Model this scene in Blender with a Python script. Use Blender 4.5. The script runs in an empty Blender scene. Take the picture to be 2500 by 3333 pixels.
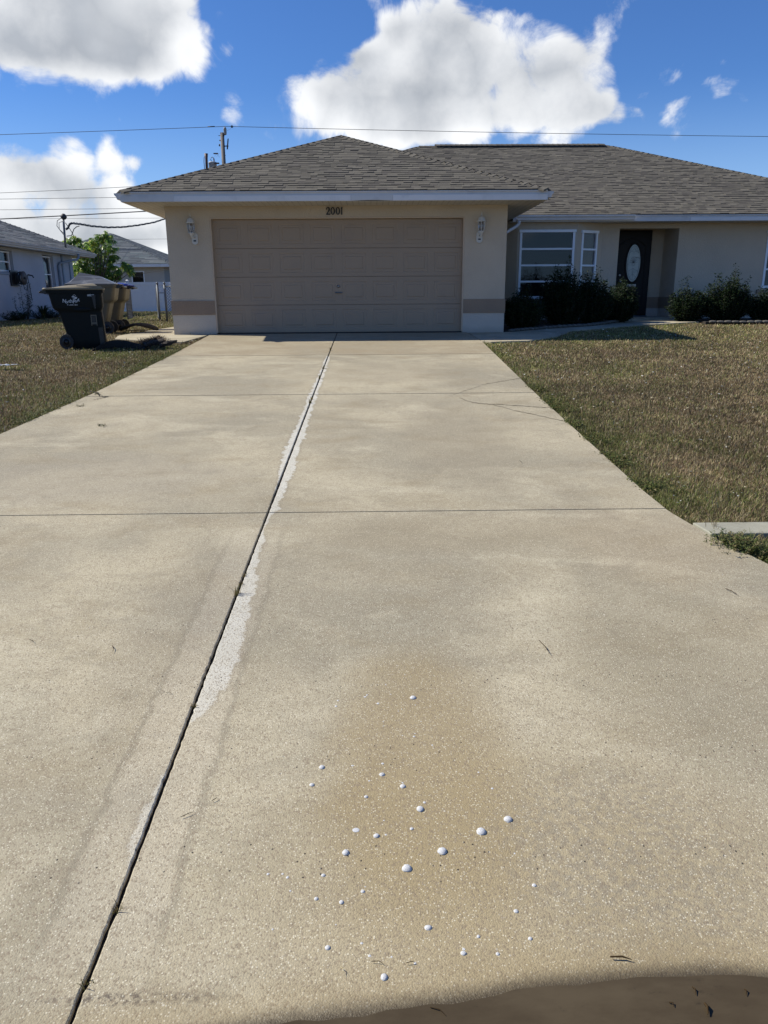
import bpy, bmesh, math, random
import numpy as np
from mathutils import Vector, Matrix
random.seed(7); rng = np.random.default_rng(7)
SC = bpy.context.scene
COL = SC.collection
R = math.radians

# ------------------------------------------------------------------ camera
F = 2450.0; CX = 1250.0; CY = 1666.5; CZ = 0.70
def _ray(p): return np.array([(p[0]-CX)/F, (p[1]-CY)/F, 1.0])
fy = _ray((1210.0, 965.0)); fy /= np.linalg.norm(fy)
dz = _ray((1309.0, 10230.0)); dz -= (dz@fy)*fy; dz /= np.linalg.norm(dz)
up = -dz; rt = np.cross(fy, up)
if rt[0] < 0: rt = -rt
M = np.stack([rt, fy, up], 1)
cam_d = bpy.data.cameras.new('camera'); cam = bpy.data.objects.new('camera', cam_d); COL.objects.link(cam)
cam_d.sensor_fit = 'VERTICAL'; cam_d.sensor_height = 36.0; cam_d.lens = F/3333.0*36.0
cam_d.clip_start = 0.05; cam_d.clip_end = 2000
right, down, fwd = M[0], M[1], M[2]
cam.matrix_world = Matrix(((right[0], -down[0], -fwd[0], 0), (right[1], -down[1], -fwd[1], 0),
                           (right[2], -down[2], -fwd[2], CZ), (0, 0, 0, 1)))
SC.camera = cam
SC.render.resolution_x = 768; SC.render.resolution_y = 1024
def inv(px, py, Y=None, X=None, Z=None, plane=None):
    d = M.T @ _ray((px, py))
    if Y is not None: t = Y/d[1]
    elif X is not None: t = X/d[0]
    elif Z is not None: t = (Z-CZ)/d[2]
    else: t = (plane[0]-CZ)/(d[2]-plane[1]*d[1])
    return Vector((float(d[0]*t), float(d[1]*t), float(CZ+d[2]*t)))
SL = 0.063
PL = (-SL*15.4, SL)
def azel(px, py):
    d = M.T @ _ray((px, py)); d = d/np.linalg.norm(d)
    return math.atan2(d[0], d[1]), math.asin(d[2])

# ------------------------------------------------------------------ view / sun
SC.view_settings.view_transform = 'Standard'; SC.view_settings.look = 'None'
SC.view_settings.exposure = 0.38; SC.view_settings.gamma = 1
SC.render.engine = 'CYCLES'
TOSUN = Vector((-2.65, 0.58, 2.56)).normalized()
sd = bpy.data.lights.new('sun', 'SUN'); sd.energy = 5.0; sd.angle = R(0.5); sd.color = (1.0, 0.94, 0.82)
sun = bpy.data.objects.new('sun', sd); COL.objects.link(sun)
sun.rotation_euler = TOSUN.to_track_quat('Z', 'Y').to_euler()
SUN_EL = math.asin(TOSUN.z); SUN_AZ = math.atan2(TOSUN.x, TOSUN.y)

# ------------------------------------------------------------------ node helpers
class NT:
    def __init__(s, tree): s.t = tree; s.n = tree.nodes; s.l = tree.links
    def new(s, typ, **kw):
        nd = s.n.new(typ)
        for k, v in kw.items(): setattr(nd, k, v)
        return nd
    def link(s, a, b): s.l.new(a, b)
    def val(s, sock, v):
        if hasattr(v, 'is_output') or isinstance(v, bpy.types.NodeSocket): s.l.new(v, sock)
        else: sock.default_value = v
    def math(s, op, a, b=0.0, c=0.0, clamp=False):
        nd = s.new('ShaderNodeMath', operation=op, use_clamp=clamp)
        s.val(nd.inputs[0], a); s.val(nd.inputs[1], b)
        if len(nd.inputs) > 2: s.val(nd.inputs[2], c)
        return nd.outputs[0]
    def vmath(s, op, a, b=(0, 0, 0), sc=None):
        nd = s.new('ShaderNodeVectorMath', operation=op)
        s.val(nd.inputs[0], a); s.val(nd.inputs[1], b)
        if sc is not None: s.val(nd.inputs['Scale'], sc)
        return nd.outputs[0]
    def mix(s, fac, a, b, blend='MIX'):
        nd = s.new('ShaderNodeMix', data_type='RGBA', blend_type=blend)
        s.val(nd.inputs[0], fac); s.val(nd.inputs[6], a); s.val(nd.inputs[7], b)
        return nd.outputs[2]
    def noise(s, vec, scale, detail=4, rough=0.55, dist=0.0):
        nd = s.new('ShaderNodeTexNoise'); s.val(nd.inputs['Vector'], vec)
        nd.inputs['Scale'].default_value = scale; nd.inputs['Detail'].default_value = detail
        nd.inputs['Roughness'].default_value = rough; nd.inputs['Distortion'].default_value = dist
        return nd.outputs[0]
    def voro(s, vec, scale, feature='F1', rand=1.0):
        nd = s.new('ShaderNodeTexVoronoi', feature=feature); s.val(nd.inputs['Vector'], vec)
        nd.inputs['Scale'].default_value = scale
        if 'Randomness' in nd.inputs: nd.inputs['Randomness'].default_value = rand
        return nd
    def ss(s, v, a, b):
        nd = s.new('ShaderNodeMapRange', interpolation_type='SMOOTHSTEP')
        s.val(nd.inputs[0], v); s.val(nd.inputs[1], a); s.val(nd.inputs[2], b)
        nd.inputs[3].default_value = 0; nd.inputs[4].default_value = 1
        return nd.outputs[0]
    def ramp(s, fac, pts, interp='LINEAR'):
        nd = s.new('ShaderNodeValToRGB'); nd.color_ramp.interpolation = interp
        e = nd.color_ramp.elements
        while len(e) < len(pts): e.new(0.5)
        for i, (p, c) in enumerate(pts):
            e[i].position = p; e[i].color = c if len(c) == 4 else (*c, 1)
        s.val(nd.inputs[0], fac); return nd.outputs[0]
    def grey(s, fac, pts): return s.ramp(fac, [(p, (v, v, v, 1)) for p, v in pts])
    def bump(s, h, strength=0.5, dist=0.01, normal=None):
        nd = s.new('ShaderNodeBump'); nd.inputs['Strength'].default_value = strength
        nd.inputs['Distance'].default_value = dist; s.val(nd.inputs['Height'], h)
        if normal is not None: s.link(normal, nd.inputs['Normal'])
        return nd.outputs[0]
def c4(c): return (*c, 1) if len(c) == 3 else c

# ------------------------------------------------------------------ world: sky with clouds
w = bpy.data.worlds.new("World"); SC.world = w; w.use_nodes = True
T = NT(w.node_tree); T.n.clear()
wo = T.new('ShaderNodeOutputWorld'); bg = T.new('ShaderNodeBackground'); T.link(bg.outputs[0], wo.inputs[0])
sky = T.new('ShaderNodeTexSky', sky_type='NISHITA'); sky.sun_disc = False
sky.sun_elevation = SUN_EL; sky.sun_rotation = SUN_AZ
sky.air_density = 1.0; sky.dust_density = 0.0; sky.ozone_density = 1.6; sky.altitude = 0
SKYS = 0.075
bg.inputs[1].default_value = SKYS
tc = T.new('ShaderNodeTexCoord'); nv = T.vmath('NORMALIZE', tc.outputs['Generated'])
sx = T.new('ShaderNodeSeparateXYZ'); T.link(nv, sx.inputs[0])
AZ = T.math('ARCTAN2', sx.outputs[0], sx.outputs[1]); EL = T.math('ARCSINE', sx.outputs[2])
wrp = T.new('ShaderNodeTexNoise'); T.link(nv, wrp.inputs['Vector']); wrp.inputs['Scale'].default_value = 7; wrp.inputs['Detail'].default_value = 5
wc = T.new('ShaderNodeSeparateXYZ'); T.link(wrp.outputs['Color'], wc.inputs[0])
AZ2 = T.math('ADD', AZ, T.math('MULTIPLY', T.math('SUBTRACT', wc.outputs[0], 0.5), 0.10))
EL2 = T.math('ADD', EL, T.math('MULTIPLY', T.math('SUBTRACT', wc.outputs[1], 0.5), 0.07))
blobs = [ # px, py, rx, ry, weight
 (90, 20, 420, 150, 1.25), (400, 50, 190, 120, 0.9), (90, 170, 230, 60, 0.75), (370, 200, 140, 50, 0.75),
 (1470, 80, 150, 110, 1.1), (1370, 230, 120, 110, 0.6), (1220, 370, 230, 80, 0.95), (1500, 300, 330, 120, 1.15), (1880, 195, 125, 80, 0.85),
 (1890, 395, 170, 66, 0.9), (1240, 115, 48, 62, 0.95), (1150, 205, 50, 38, 0.9), (1060, 320, 60, 40, 0.5), (1400, 430, 260, 32, 0.6),
 (60, 530, 210, 85, 1.1), (290, 600, 180, 55, 0.85), (60, 720, 330, 70, 1.0), (430, 505, 110, 24, 0.52), (250, 790, 330, 55, 0.95), (430, 720, 130, 60, 0.75),
 (620, 800, 300, 45, 0.6), (2210, 280, 60, 45, 0.22), (2200, 400, 60, 30, 0.12), (2430, 560, 130, 34, 0.36)]
dens = None
for (px, py, rx, ry, wgt) in blobs:
    a, e = azel(px, py)
    f2 = F*math.cos(e)
    u = T.math('MULTIPLY', T.math('SUBTRACT', AZ2, a), f2*0.92/rx)
    v = T.math('MULTIPLY', T.math('SUBTRACT', EL2, e), F*1.0/ry)
    q = T.math('ADD', T.math('MULTIPLY', u, u), T.math('MULTIPLY', v, v))
    g = T.math('MULTIPLY', T.math('EXPONENT', T.math('MULTIPLY', q, -1.0)), wgt)
    dens = g if dens is None else T.math('ADD', dens, g)
# scattered clouds elsewhere in the sky (behind and overhead)
gen = T.ss(T.noise(T.vmath('MULTIPLY', nv, (1.2, 1.2, 3.0)), 1.7, 3), 0.56, 0.75)
away = T.math('MULTIPLY', T.ss(T.math('ABSOLUTE', AZ), 0.75, 1.1), T.math('SUBTRACT', 1.0, T.ss(EL, 1.2, 1.4)))
dens = T.math('ADD', dens, T.math('MULTIPLY', gen, away))
det = T.noise(nv, 12, 14, 0.68, 0.6)
det2 = T.noise(T.vmath('ADD', nv, (3.1, 1.7, 0.4)), 5.5, 6, 0.6)
dd = T.math('ADD', dens, T.math('MULTIPLY', T.math('SUBTRACT', det, 0.5), 1.75))
dd = T.math('ADD', dd, T.math('MULTIPLY', T.math('SUBTRACT', det2, 0.5), 0.6))
wv = T.vmath('ADD', nv, T.vmath('SCALE', T.vmath('SUBTRACT', wrp.outputs['Color'], (0.5, 0.5, 0.5)), sc=0.10))
vA = T.voro(wv, 17).outputs['Distance']; vB = T.voro(wv, 41).outputs['Distance']
dd = T.math('ADD', dd, T.math('ADD', T.math('MULTIPLY', T.math('SUBTRACT', 0.45, vA), 0.85), T.math('MULTIPLY', T.math('SUBTRACT', 0.45, vB), 0.45)))
mask = T.ss(dd, 0.36, 0.98)
thick = T.ss(T.math('ADD', dens, T.math('MULTIPLY', T.math('SUBTRACT', T.noise(nv, 11, 9, 0.62), 0.5), 2.6)), 0.7, 2.2)
thick = T.math('ADD', T.math('MULTIPLY', thick, 0.7), T.math('MULTIPLY', T.math('SUBTRACT', vA, 0.30), 0.75), clamp=True)
K = 1.0/SKYS
cloud = T.mix(thick, (0.80*K, 0.81*K, 0.82*K, 1), (0.36*K, 0.385*K, 0.42*K, 1))
fine = T.math('ADD', 0.86, T.math('MULTIPLY', T.noise(nv, 22, 8, 0.6), 0.28))
cloud = T.vmath('SCALE', cloud, sc=fine)
skc = T.mix(1.0, sky.outputs[0], (0.47, 0.77, 1.26, 1), 'MULTIPLY')
hz = T.math('MULTIPLY', T.math('SUBTRACT', 1.0, T.ss(EL, 0.02, 0.24)), 0.7)
skc = T.mix(hz, skc, (0.33*K, 0.50*K, 0.74*K, 1))
T.link(T.mix(T.math('MULTIPLY', mask, 0.97), skc, cloud), bg.inputs[0])

# ------------------------------------------------------------------ materials
def mat(name, base=(0.5, 0.5, 0.5), rough=0.6, metal=0.0, var=0.0, vscale=3.0, bump=0.0, bscale=60.0, bdist=0.004, spec=0.5, dirt=None, dscale=1.5, attr=None, transl=0.0, coat=0.0):
    m = bpy.data.materials.new(name); m.use_nodes = True
    t = NT(m.node_tree); t.n.clear()
    out = t.new('ShaderNodeOutputMaterial'); p = t.new('ShaderNodeBsdfPrincipled')
    tcn = t.new('ShaderNodeTexCoord'); vec = tcn.outputs['Object']
    if attr:
        a = t.new('ShaderNodeVertexColor', layer_name=attr); colr = a.outputs[0]
    else:
        colr = c4(base)
    if var > 0:
        nz = t.noise(vec, vscale, 5, 0.6)
        k = t.math('ADD', 1.0-var, t.math('MULTIPLY', nz, 2*var))
        colr = t.vmath('SCALE', colr[:3] if isinstance(colr, tuple) else colr, sc=k)
    if dirt:
        dm = t.ss(t.noise(vec, dscale, 6, 0.65), 0.48, 0.72)
        colr = t.mix(t.math('MULTIPLY', dm, dirt[3]), colr, (*dirt[:3], 1))
    t.val(p.inputs['Base Color'], colr)
    p.inputs['Roughness'].default_value = rough; p.inputs['Metallic'].default_value = metal
    p.inputs['Specular IOR Level'].default_value = spec
    if coat: p.inputs['Coat Weight'].default_value = coat
    if bump > 0:
        t.link(t.bump(t.noise(vec, bscale, 4, 0.6), bump, bdist), p.inputs['Normal'])
    if transl > 0:
        tr = t.new('ShaderNodeBsdfTranslucent'); t.val(tr.inputs[0], colr)
        ms = t.new('ShaderNodeMixShader'); ms.inputs[0].default_value = transl
        t.link(p.outputs[0], ms.inputs[1]); t.link(tr.outputs[0], ms.inputs[2]); t.link(ms.outputs[0], out.inputs[0])
    else: t.link(p.outputs[0], out.inputs[0])
    return m

def stucco(name, base, dirt=None):
    m = bpy.data.materials.new(name); m.use_nodes = True
    t = NT(m.node_tree); p = t.n['Principled BSDF']
    g = t.new('ShaderNodeNewGeometry'); vec = g.outputs['Position']
    n1 = t.noise(vec, 1.1, 5, 0.6); n2 = t.noise(vec, 45, 3, 0.6); n3 = t.noise(T_scale(t, vec, (3, 3, 0.5)), 1.6, 5, 0.6)
    c = t.mix(t.ss(n1, 0.35, 0.7), c4([x*0.93 for x in base]), c4([x*1.04 for x in base]))
    c = t.mix(t.math('MULTIPLY', t.ss(n3, 0.55, 0.75), 0.25), c, c4([base[0]*0.8, base[1]*0.78, base[2]*0.74]))
    sz = t.new('ShaderNodeSeparateXYZ'); t.link(vec, sz.inputs[0])
    low = t.math('MULTIPLY', t.math('SUBTRACT', 1.0, t.ss(t.math('ADD', sz.outputs[2], t.math('MULTIPLY', n1, 0.12)), 0.04, 0.2)), 0.35)
    c = t.mix(low, c, (0.22, 0.18, 0.13, 1))
    c = t.mix(t.math('MULTIPLY', t.ss(n2, 0.3, 0.75), 0.18), c, c4([x*0.82 for x in base]))
    t.link(c, p.inputs['Base Color']); p.inputs['Roughness'].default_value = 0.88; p.inputs['Specular IOR Level'].default_value = 0.25
    b = t.math('ADD', t.math('MULTIPLY', t.noise(vec, 38, 4, 0.65), 1.0), t.math('MULTIPLY', t.noise(vec, 140, 2, 0.5), 0.4))
    t.link(t.bump(b, 0.75, 0.012), p.inputs['Normal'])
    return m
def T_scale(t, vec, s): return t.vmath('MULTIPLY', vec, s)

M_WALL = stucco('beige_stucco', (0.55, 0.46, 0.35))
M_BASE = stucco('cream_stucco', (0.56, 0.50, 0.425))
M_BAND = stucco('taupe_stucco', (0.31, 0.23, 0.165))
M_NWALL = stucco('pale_blue_stucco', (0.46, 0.49, 0.54))
M_RWALL = stucco('grey_beige_stucco', (0.44, 0.42, 0.38))
M_WHITE = mat('white_painted_metal', (0.72, 0.70, 0.68), 0.45, var=0.05, vscale=2, dirt=(0.42, 0.42, 0.42, 0.35), dscale=2.5)
M_WHITE2 = mat('aged_white_metal', (0.60, 0.585, 0.565), 0.5, var=0.06, vscale=3, dirt=(0.35, 0.34, 0.33, 0.4), dscale=2)
M_VINYL = mat('window_white', (0.82, 0.84, 0.86), 0.4, var=0.04)
M_LAMP = mat('lamp_white', (0.56, 0.54, 0.49), 0.45, var=0.08, vscale=12, bump=0.15, bscale=80)
M_GARD = mat('taupe_door_paint', (0.33, 0.25, 0.175), 0.62, var=0.05, vscale=1.6, bump=0.10, bscale=180, bdist=0.002, dirt=(0.2, 0.17, 0.15, 0.25), dscale=1.2)
M_JAMB = mat('tan_trim_paint', (0.50, 0.39, 0.28), 0.6, var=0.08)
M_BLACK = mat('black_paint', (0.012, 0.012, 0.014), 0.35, var=0.1)
M_DOOR = mat('dark_front_door', (0.014, 0.012, 0.012), 0.6, var=0.15, bump=0.1, bscale=120, spec=0.3)
M_RUB = mat('black_rubber', (0.022, 0.022, 0.024), 0.7, var=0.2, bump=0.2)
M_NUM = mat('black_numeral', (0.012, 0.012, 0.013), 0.4)
M_METAL = mat('dull_metal', (0.45, 0.45, 0.45), 0.35, metal=0.9, var=0.1)
M_GALV = mat('galvanised', (0.13, 0.14, 0.15), 0.6, metal=0.3, var=0.1)
M_WOOD = mat('weathered_pole_wood', (0.17, 0.15, 0.13), 0.9, var=0.25, vscale=8, bump=0.5, bscale=25)
M_XFMR = mat('grey_transformer', (0.36, 0.38, 0.4), 0.5, var=0.08)
M_RUST = mat('rusty_brown_metal', (0.10, 0.055, 0.045), 0.6, var=0.2)
M_WIRE = mat('dark_cable', (0.03, 0.03, 0.034), 0.6)
M_BARK = mat('bark', (0.14, 0.11, 0.085), 0.95, var=0.3, vscale=9, bump=0.8, bscale=30, bdist=0.01)
M_LEAF = mat('leaf', rough=0.6, attr='Col', transl=0.3, spec=0.25)
M_GRASS = mat('grass_blade', rough=0.6, attr='Col', transl=0.30, spec=0.25)
M_STONE = mat('edging_stone', (0.10, 0.095, 0.085), 0.9, var=0.3, vscale=14, bump=0.7, bscale=40, bdist=0.006)
M_FENCE = mat('white_vinyl_fence', (0.88, 0.87, 0.86), 0.45, var=0.05, vscale=1.0, dirt=(0.42, 0.44, 0.48, 0.35), dscale=0.9)
M_BIN = mat('dark_green_plastic', (0.0045, 0.008, 0.009), 0.6, var=0.15, vscale=4, bump=0.10, bscale=220, bdist=0.001, dirt=(0.009, 0.011, 0.010, 0.4), dscale=3, spec=0.22)
M_BINT = mat('khaki_plastic', (0.075, 0.070, 0.050), 0.5, var=0.12, vscale=4, bump=0.12, bscale=220, bdist=0.001, dirt=(0.10, 0.09, 0.07, 0.5), dscale=4)
M_LID = mat('tan_plastic_lid', (0.19, 0.165, 0.115), 0.6, var=0.1, vscale=5, dirt=(0.16, 0.14, 0.11, 0.5), dscale=4)
M_LIDG = mat('grey_plastic_lid', (0.11, 0.115, 0.125), 0.35, var=0.12, vscale=5, dirt=(0.33, 0.33, 0.33, 0.4), dscale=5)
M_LIDB = mat('blue_plastic_lid', (0.02, 0.04, 0.30), 0.35, var=0.1)
M_PRINT = mat('white_print', (0.62, 0.64, 0.64), 0.6, dirt=(0.25, 0.27, 0.27, 0.6), dscale=9)
M_MULCH = mat('brown_debris', rough=0.95, attr='Col')
M_SHINGLE = mat('asphalt_shingle', rough=0.95, attr='Col', var=0.16, vscale=2.2, bump=0.6, bscale=160, bdist=0.004, spec=0.2)
M_SOIL = None

def soffit_mat():
    m = bpy.data.materials.new('vinyl_soffit'); m.use_nodes = True
    t = NT(m.node_tree); p = t.n['Principled BSDF']
    g = t.new('ShaderNodeNewGeometry'); s = t.new('ShaderNodeSeparateXYZ'); t.link(g.outputs['Position'], s.inputs[0])
    k = t.math('FRACT', t.math('MULTIPLY', s.outputs[0], 9.0)); k = t.ss(k, 0.0, 0.12)
    k2 = t.math('FRACT', t.math('MULTIPLY', s.outputs[1], 9.0)); k2 = t.ss(k2, 0.0, 0.12)
    kk = t.math('MINIMUM', k, k2)
    t.link(t.mix(kk, (0.28, 0.25, 0.21, 1), (0.55, 0.51, 0.44, 1)), p.inputs['Base Color'])
    t.link(t.bump(kk, 0.5, 0.01), p.inputs['Normal']); p.inputs['Roughness'].default_value = 0.6
    return m
M_SOFFIT = soffit_mat()

def glass_mat(name, tint=0.75, refl=1.0):
    m = bpy.data.materials.new(name); m.use_nodes = True
    t = NT(m.node_tree); t.n.clear(); out = t.new('ShaderNodeOutputMaterial')
    tr = t.new('ShaderNodeBsdfTransparent'); tr.inputs[0].default_value = (tint, tint, tint*1.02, 1)
    gl = t.new('ShaderNodeBsdfGlossy'); gl.inputs['Roughness'].default_value = 0.015; gl.inputs[0].default_value = (0.9, 0.95, 1, 1)
    g = t.new('ShaderNodeNewGeometry')
    t.link(t.bump(t.noise(g.outputs['Position'], 1.3, 2), 0.05, 0.02), gl.inputs['Normal'])
    fr = t.new('ShaderNodeFresnel'); fr.inputs[0].default_value = 1.55
    ms = t.new('ShaderNodeMixShader'); t.link(t.math('MULTIPLY', fr.outputs[0], 0.85*refl, clamp=True), ms.inputs[0])
    t.link(tr.outputs[0], ms.inputs[1]); t.link(gl.outputs[0], ms.inputs[2]); t.link(ms.outputs[0], out.inputs[0])
    return m
M_GLASS = glass_mat('window_glass')
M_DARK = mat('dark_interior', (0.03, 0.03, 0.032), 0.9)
M_CURT = mat('curtain_cloth', (0.30, 0.30, 0.27), 0.9, var=0.2, vscale=4)

def frosted():
    m = bpy.data.materials.new('leaded_oval_glass'); m.use_nodes = True
    t = NT(m.node_tree); p = t.n['Principled BSDF']
    tcn = t.new('ShaderNodeTexCoord'); n = t.noise(tcn.outputs['Object'], 9, 3)
    t.link(t.mix(n, (0.22, 0.27, 0.28, 1), (0.42, 0.47, 0.47, 1)), p.inputs['Base Color'])
    p.inputs['Roughness'].default_value = 0.12; p.inputs['Specular IOR Level'].default_value = 0.9
    t.link(t.bump(t.noise(tcn.outputs['Object'], 30, 3), 0.3, 0.01), p.inputs['Normal'])
    return m
M_FROST = frosted()

def blind_mat():
    m = bpy.data.materials.new('woven_blind'); m.use_nodes = True
    t = NT(m.node_tree); p = t.n['Principled BSDF']
    g = t.new('ShaderNodeNewGeometry'); s = t.new('ShaderNodeSeparateXYZ'); t.link(g.outputs['Position'], s.inputs[0])
    z = t.math('FRACT', t.math('MULTIPLY', t.math('ADD', s.outputs[2], t.math('MULTIPLY', t.noise(g.outputs['Position'], 9), 0.01)), 42.0))
    k = t.ss(z, 0.1, 0.6)
    t.link(t.mix(k, (0.04, 0.03, 0.022, 1), (0.34, 0.25, 0.16, 1)), p.inputs['Base Color']); p.inputs['Roughness'].default_value = 0.9
    return m
M_BLIND = blind_mat()

def concrete(name, drive=True, tone=(1, 1, 1)):
    m = bpy.data.materials.new(name); m.use_nodes = True
    t = NT(m.node_tree); p = t.n['Principled BSDF']
    g = t.new('ShaderNodeNewGeometry'); vec = g.outputs['Position']
    s = t.new('ShaderNodeSeparateXYZ'); t.link(vec, s.inputs[0]); X, Y = s.outputs[0], s.outputs[1]
    n1 = t.noise(vec, 0.55, 6, 0.6, 0.3); n2 = t.noise(T_scale(t, vec, (1.0, 1.7, 1)), 1.6, 7, 0.62, 0.4); n3 = t.noise(vec, 7, 5, 0.6)
    A = (0.425, 0.375, 0.262, 1); B = (0.280, 0.252, 0.182, 1); Cc = (0.245, 0.198, 0.118, 1)
    col = t.mix(t.ss(n1, 0.35, 0.65), A, B)
    col = t.mix(t.math('MULTIPLY', t.ss(n2, 0.47, 0.72), 0.55), col, Cc)
    n2b = t.noise(T_scale(t, t.vmath('ADD', vec, (5.0, 2.0, 0)), (1.0, 1.5, 1)), 1.1, 6, 0.6, 0.5)
    col = t.mix(t.math('MULTIPLY', t.ss(n2b, 0.52, 0.7), 0.6), col, (0.50, 0.45, 0.325, 1))
    tide = t.math('SUBTRACT', 1.0, t.ss(t.math('ABSOLUTE', t.math('SUBTRACT', n2b, 0.53)), 0.0, 0.012))
    col = t.mix(t.math('MULTIPLY', tide, 0.16), col, (0.20, 0.165, 0.105, 1))
    n4 = t.noise(T_scale(t, vec, (1.0, 1.6, 1)), 24, 5, 0.7); n5 = t.noise(T_scale(t, t.vmath('ADD', vec, (1.3, 7.7, 0)), (1.0, 1.3, 1)), 3.1, 8, 0.68, 0.6)
    col = t.mix(t.math('MULTIPLY', t.ss(n5, 0.5, 0.68), 0.38), col, (0.225, 0.20, 0.145, 1))
    col = t.mix(t.math('MULTIPLY', t.ss(n4, 0.5, 0.75), 0.30), col, (0.20, 0.178, 0.13, 1))
    col = t.mix(t.math('MULTIPLY', t.ss(n4, 0.5, 0.25), 0.22), col, (0.52, 0.485, 0.375, 1))
    col = t.mix(t.math('MULTIPLY', t.ss(n3, 0.4, 0.75), 0.14), col, (0.26, 0.22, 0.165, 1))
    if drive:
        # mossy brown stain in the foreground, and dark dirt near the garage
        def spot(cx, cy, rx, ry):
            u = t.math('DIVIDE', t.math('SUBTRACT', X, cx), rx); v = t.math('DIVIDE', t.math('SUBTRACT', Y, cy), ry)
            q = t.math('ADD', t.math('MULTIPLY', u, u), t.math('MULTIPLY', v, v))
            return t.math('SUBTRACT', 1.0, t.ss(t.math('ADD', q, t.math('MULTIPLY', t.math('SUBTRACT', n2, 0.5), 1.6)), 0.15, 1.25))
        col = t.mix(t.math('MULTIPLY', spot(0.16, 2.2, 0.36, 0.85), 0.62), col, (0.265, 0.20, 0.10, 1))
        col = t.mix(t.math('MULTIPLY', spot(0.45, 1.75, 0.9, 0.6), 0.5), col, (0.30, 0.235, 0.125, 1))
        col = t.mix(t.math('MULTIPLY', t.math('MULTIPLY', spot(0.72, 1.85, 0.42, 0.45), t.ss(t.noise(vec, 38, 5, 0.75), 0.42, 0.6)), 0.6), col, (0.22, 0.195, 0.15, 1))
        col = t.mix(t.math('MULTIPLY', spot(1.6, 4.2, 0.5, 0.7), 0.3), col, (0.30, 0.235, 0.15, 1))
        col = t.mix(t.math('MULTIPLY', spot(0.75, 6.8, 0.55, 1.6), 0.5), col, (0.235, 0.205, 0.145, 1))
        col = t.mix(t.math('MULTIPLY', spot(-2.2, 5.6, 1.3, 0.8), 0.4), col, (0.235, 0.21, 0.165, 1))
        col = t.mix(t.math('MULTIPLY', spot(1.3, 2.9, 0.6, 0.9), 0.5), col, (0.225, 0.198, 0.135, 1))
        col = t.mix(t.math('MULTIPLY', spot(0.5, 4.4, 1.0, 0.35), 0.4), col, (0.235, 0.195, 0.125, 1))
        col = t.mix(t.math('MULTIPLY', spot(-0.95, 3.3, 0.25, 1.2), 0.3), col, (0.23, 0.205, 0.155, 1))
        tar = t.math('MULTIPLY', spot(-0.58, 1.385, 0.26, 0.022), t.ss(t.noise(vec, 75, 5, 0.75), 0.45, 0.6))
        col = t.mix(t.math('MULTIPLY', tar, 0.8), col, (0.075, 0.058, 0.05, 1))
        col = t.mix(t.math('MULTIPLY', spot(0.2, 10.5, 1.2, 0.9), 0.35), col, (0.26, 0.225, 0.16, 1))
        gar = t.math('MULTIPLY', t.ss(t.math('ADD', Y, t.math('MULTIPLY', n3, 0.05)), 12.27, 12.33), t.math('ADD', 0.34, t.math('MULTIPLY', t.ss(n2, 0.35, 0.65), 0.5)))
        col = t.mix(gar, col, (0.285, 0.235, 0.155, 1))
        # whitish mineral band along the long joint
        nz = t.math('MULTIPLY', t.math('SUBTRACT', t.noise(vec, 6.5, 8, 0.75), 0.5), 0.19)
        nzf = t.math('MULTIPLY', t.math('SUBTRACT', t.noise(vec, 45, 4, 0.65), 0.5), 0.03)
        dx = t.math('SUBTRACT', X, -0.70)
        yn = t.math('DIVIDE', Y, 16.0)
        def W(pts): return t.math('MULTIPLY', t.grey(yn, [(y/16.0, v) for y, v in pts]), 1.0)
        wr = W([(2.45, 0.0), (2.62, 0.085), (2.9, 0.115), (3.6, 0.09), (4.0, 0.05), (4.6, 0.02), (5.0, 0.06), (5.8, 0.08), (7.4, 0.06), (8.9, 0.05), (11.9, 0.05), (12.3, 0.0)])
        wl = W([(1.75, 0.0), (1.85, 0.045), (2.1, 0.03), (2.3, 0.006), (4.9, 0.0), (5.4, 0.02), (6.4, 0.07), (7.6, 0.045), (9.0, 0.055), (10.5, 0.035), (12.0, 0.045), (12.3, 0.0)])
        rr = t.math('SUBTRACT', t.math('ADD', wr, t.math('MULTIPLY', nz, t.ss(wr, 0.0, 0.05))), t.math('SUBTRACT', dx, nzf))
        ll = t.math('SUBTRACT', t.math('ADD', wl, t.math('MULTIPLY', nz, t.ss(wl, 0.0, 0.05))), t.math('SUBTRACT', t.math('MULTIPLY', dx, -1.0), nzf))
        side = t.ss(dx, -0.001, 0.001)
        inside = t.math('ADD', t.math('MULTIPLY', side, rr), t.math('MULTIPLY', t.math('SUBTRACT', 1.0, side), ll))
        wm = t.ss(inside, -0.003, 0.012)
        rim = t.math('MULTIPLY', t.ss(inside, -0.022, -0.004), t.math('SUBTRACT', 1.0, wm))
        wx = t.math('MAXIMUM', wr, wl)
        col = t.mix(t.math('MULTIPLY', t.math('MULTIPLY', rim, t.ss(wx, 0.01, 0.04)), 0.45), col, (0.22, 0.185, 0.13, 1))
        # outer faint tide lines in the foreground
        od = t.math('ADD', t.math('ABSOLUTE', t.math('ADD', dx, 0.01)), t.math('MULTIPLY', nz, 0.7))
        near = t.math('MULTIPLY', t.math('SUBTRACT', 1.0, t.ss(Y, 3.6, 5.0)), t.ss(Y, 1.35, 1.7))
        rgb1 = t.math('SUBTRACT', 1.0, t.ss(t.math('ABSOLUTE', t.math('SUBTRACT', od, 0.155)), 0.004, 0.022))
        col = t.mix(t.math('MULTIPLY', t.math('MULTIPLY', t.math('SUBTRACT', 1.0, t.ss(od, 0.12, 0.16)), near), 0.16), col, (0.52, 0.465, 0.38, 1))
        col = t.mix(t.math('MULTIPLY', t.math('MULTIPLY', rgb1, near), 0.42), col, (0.20, 0.175, 0.13, 1))
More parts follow.
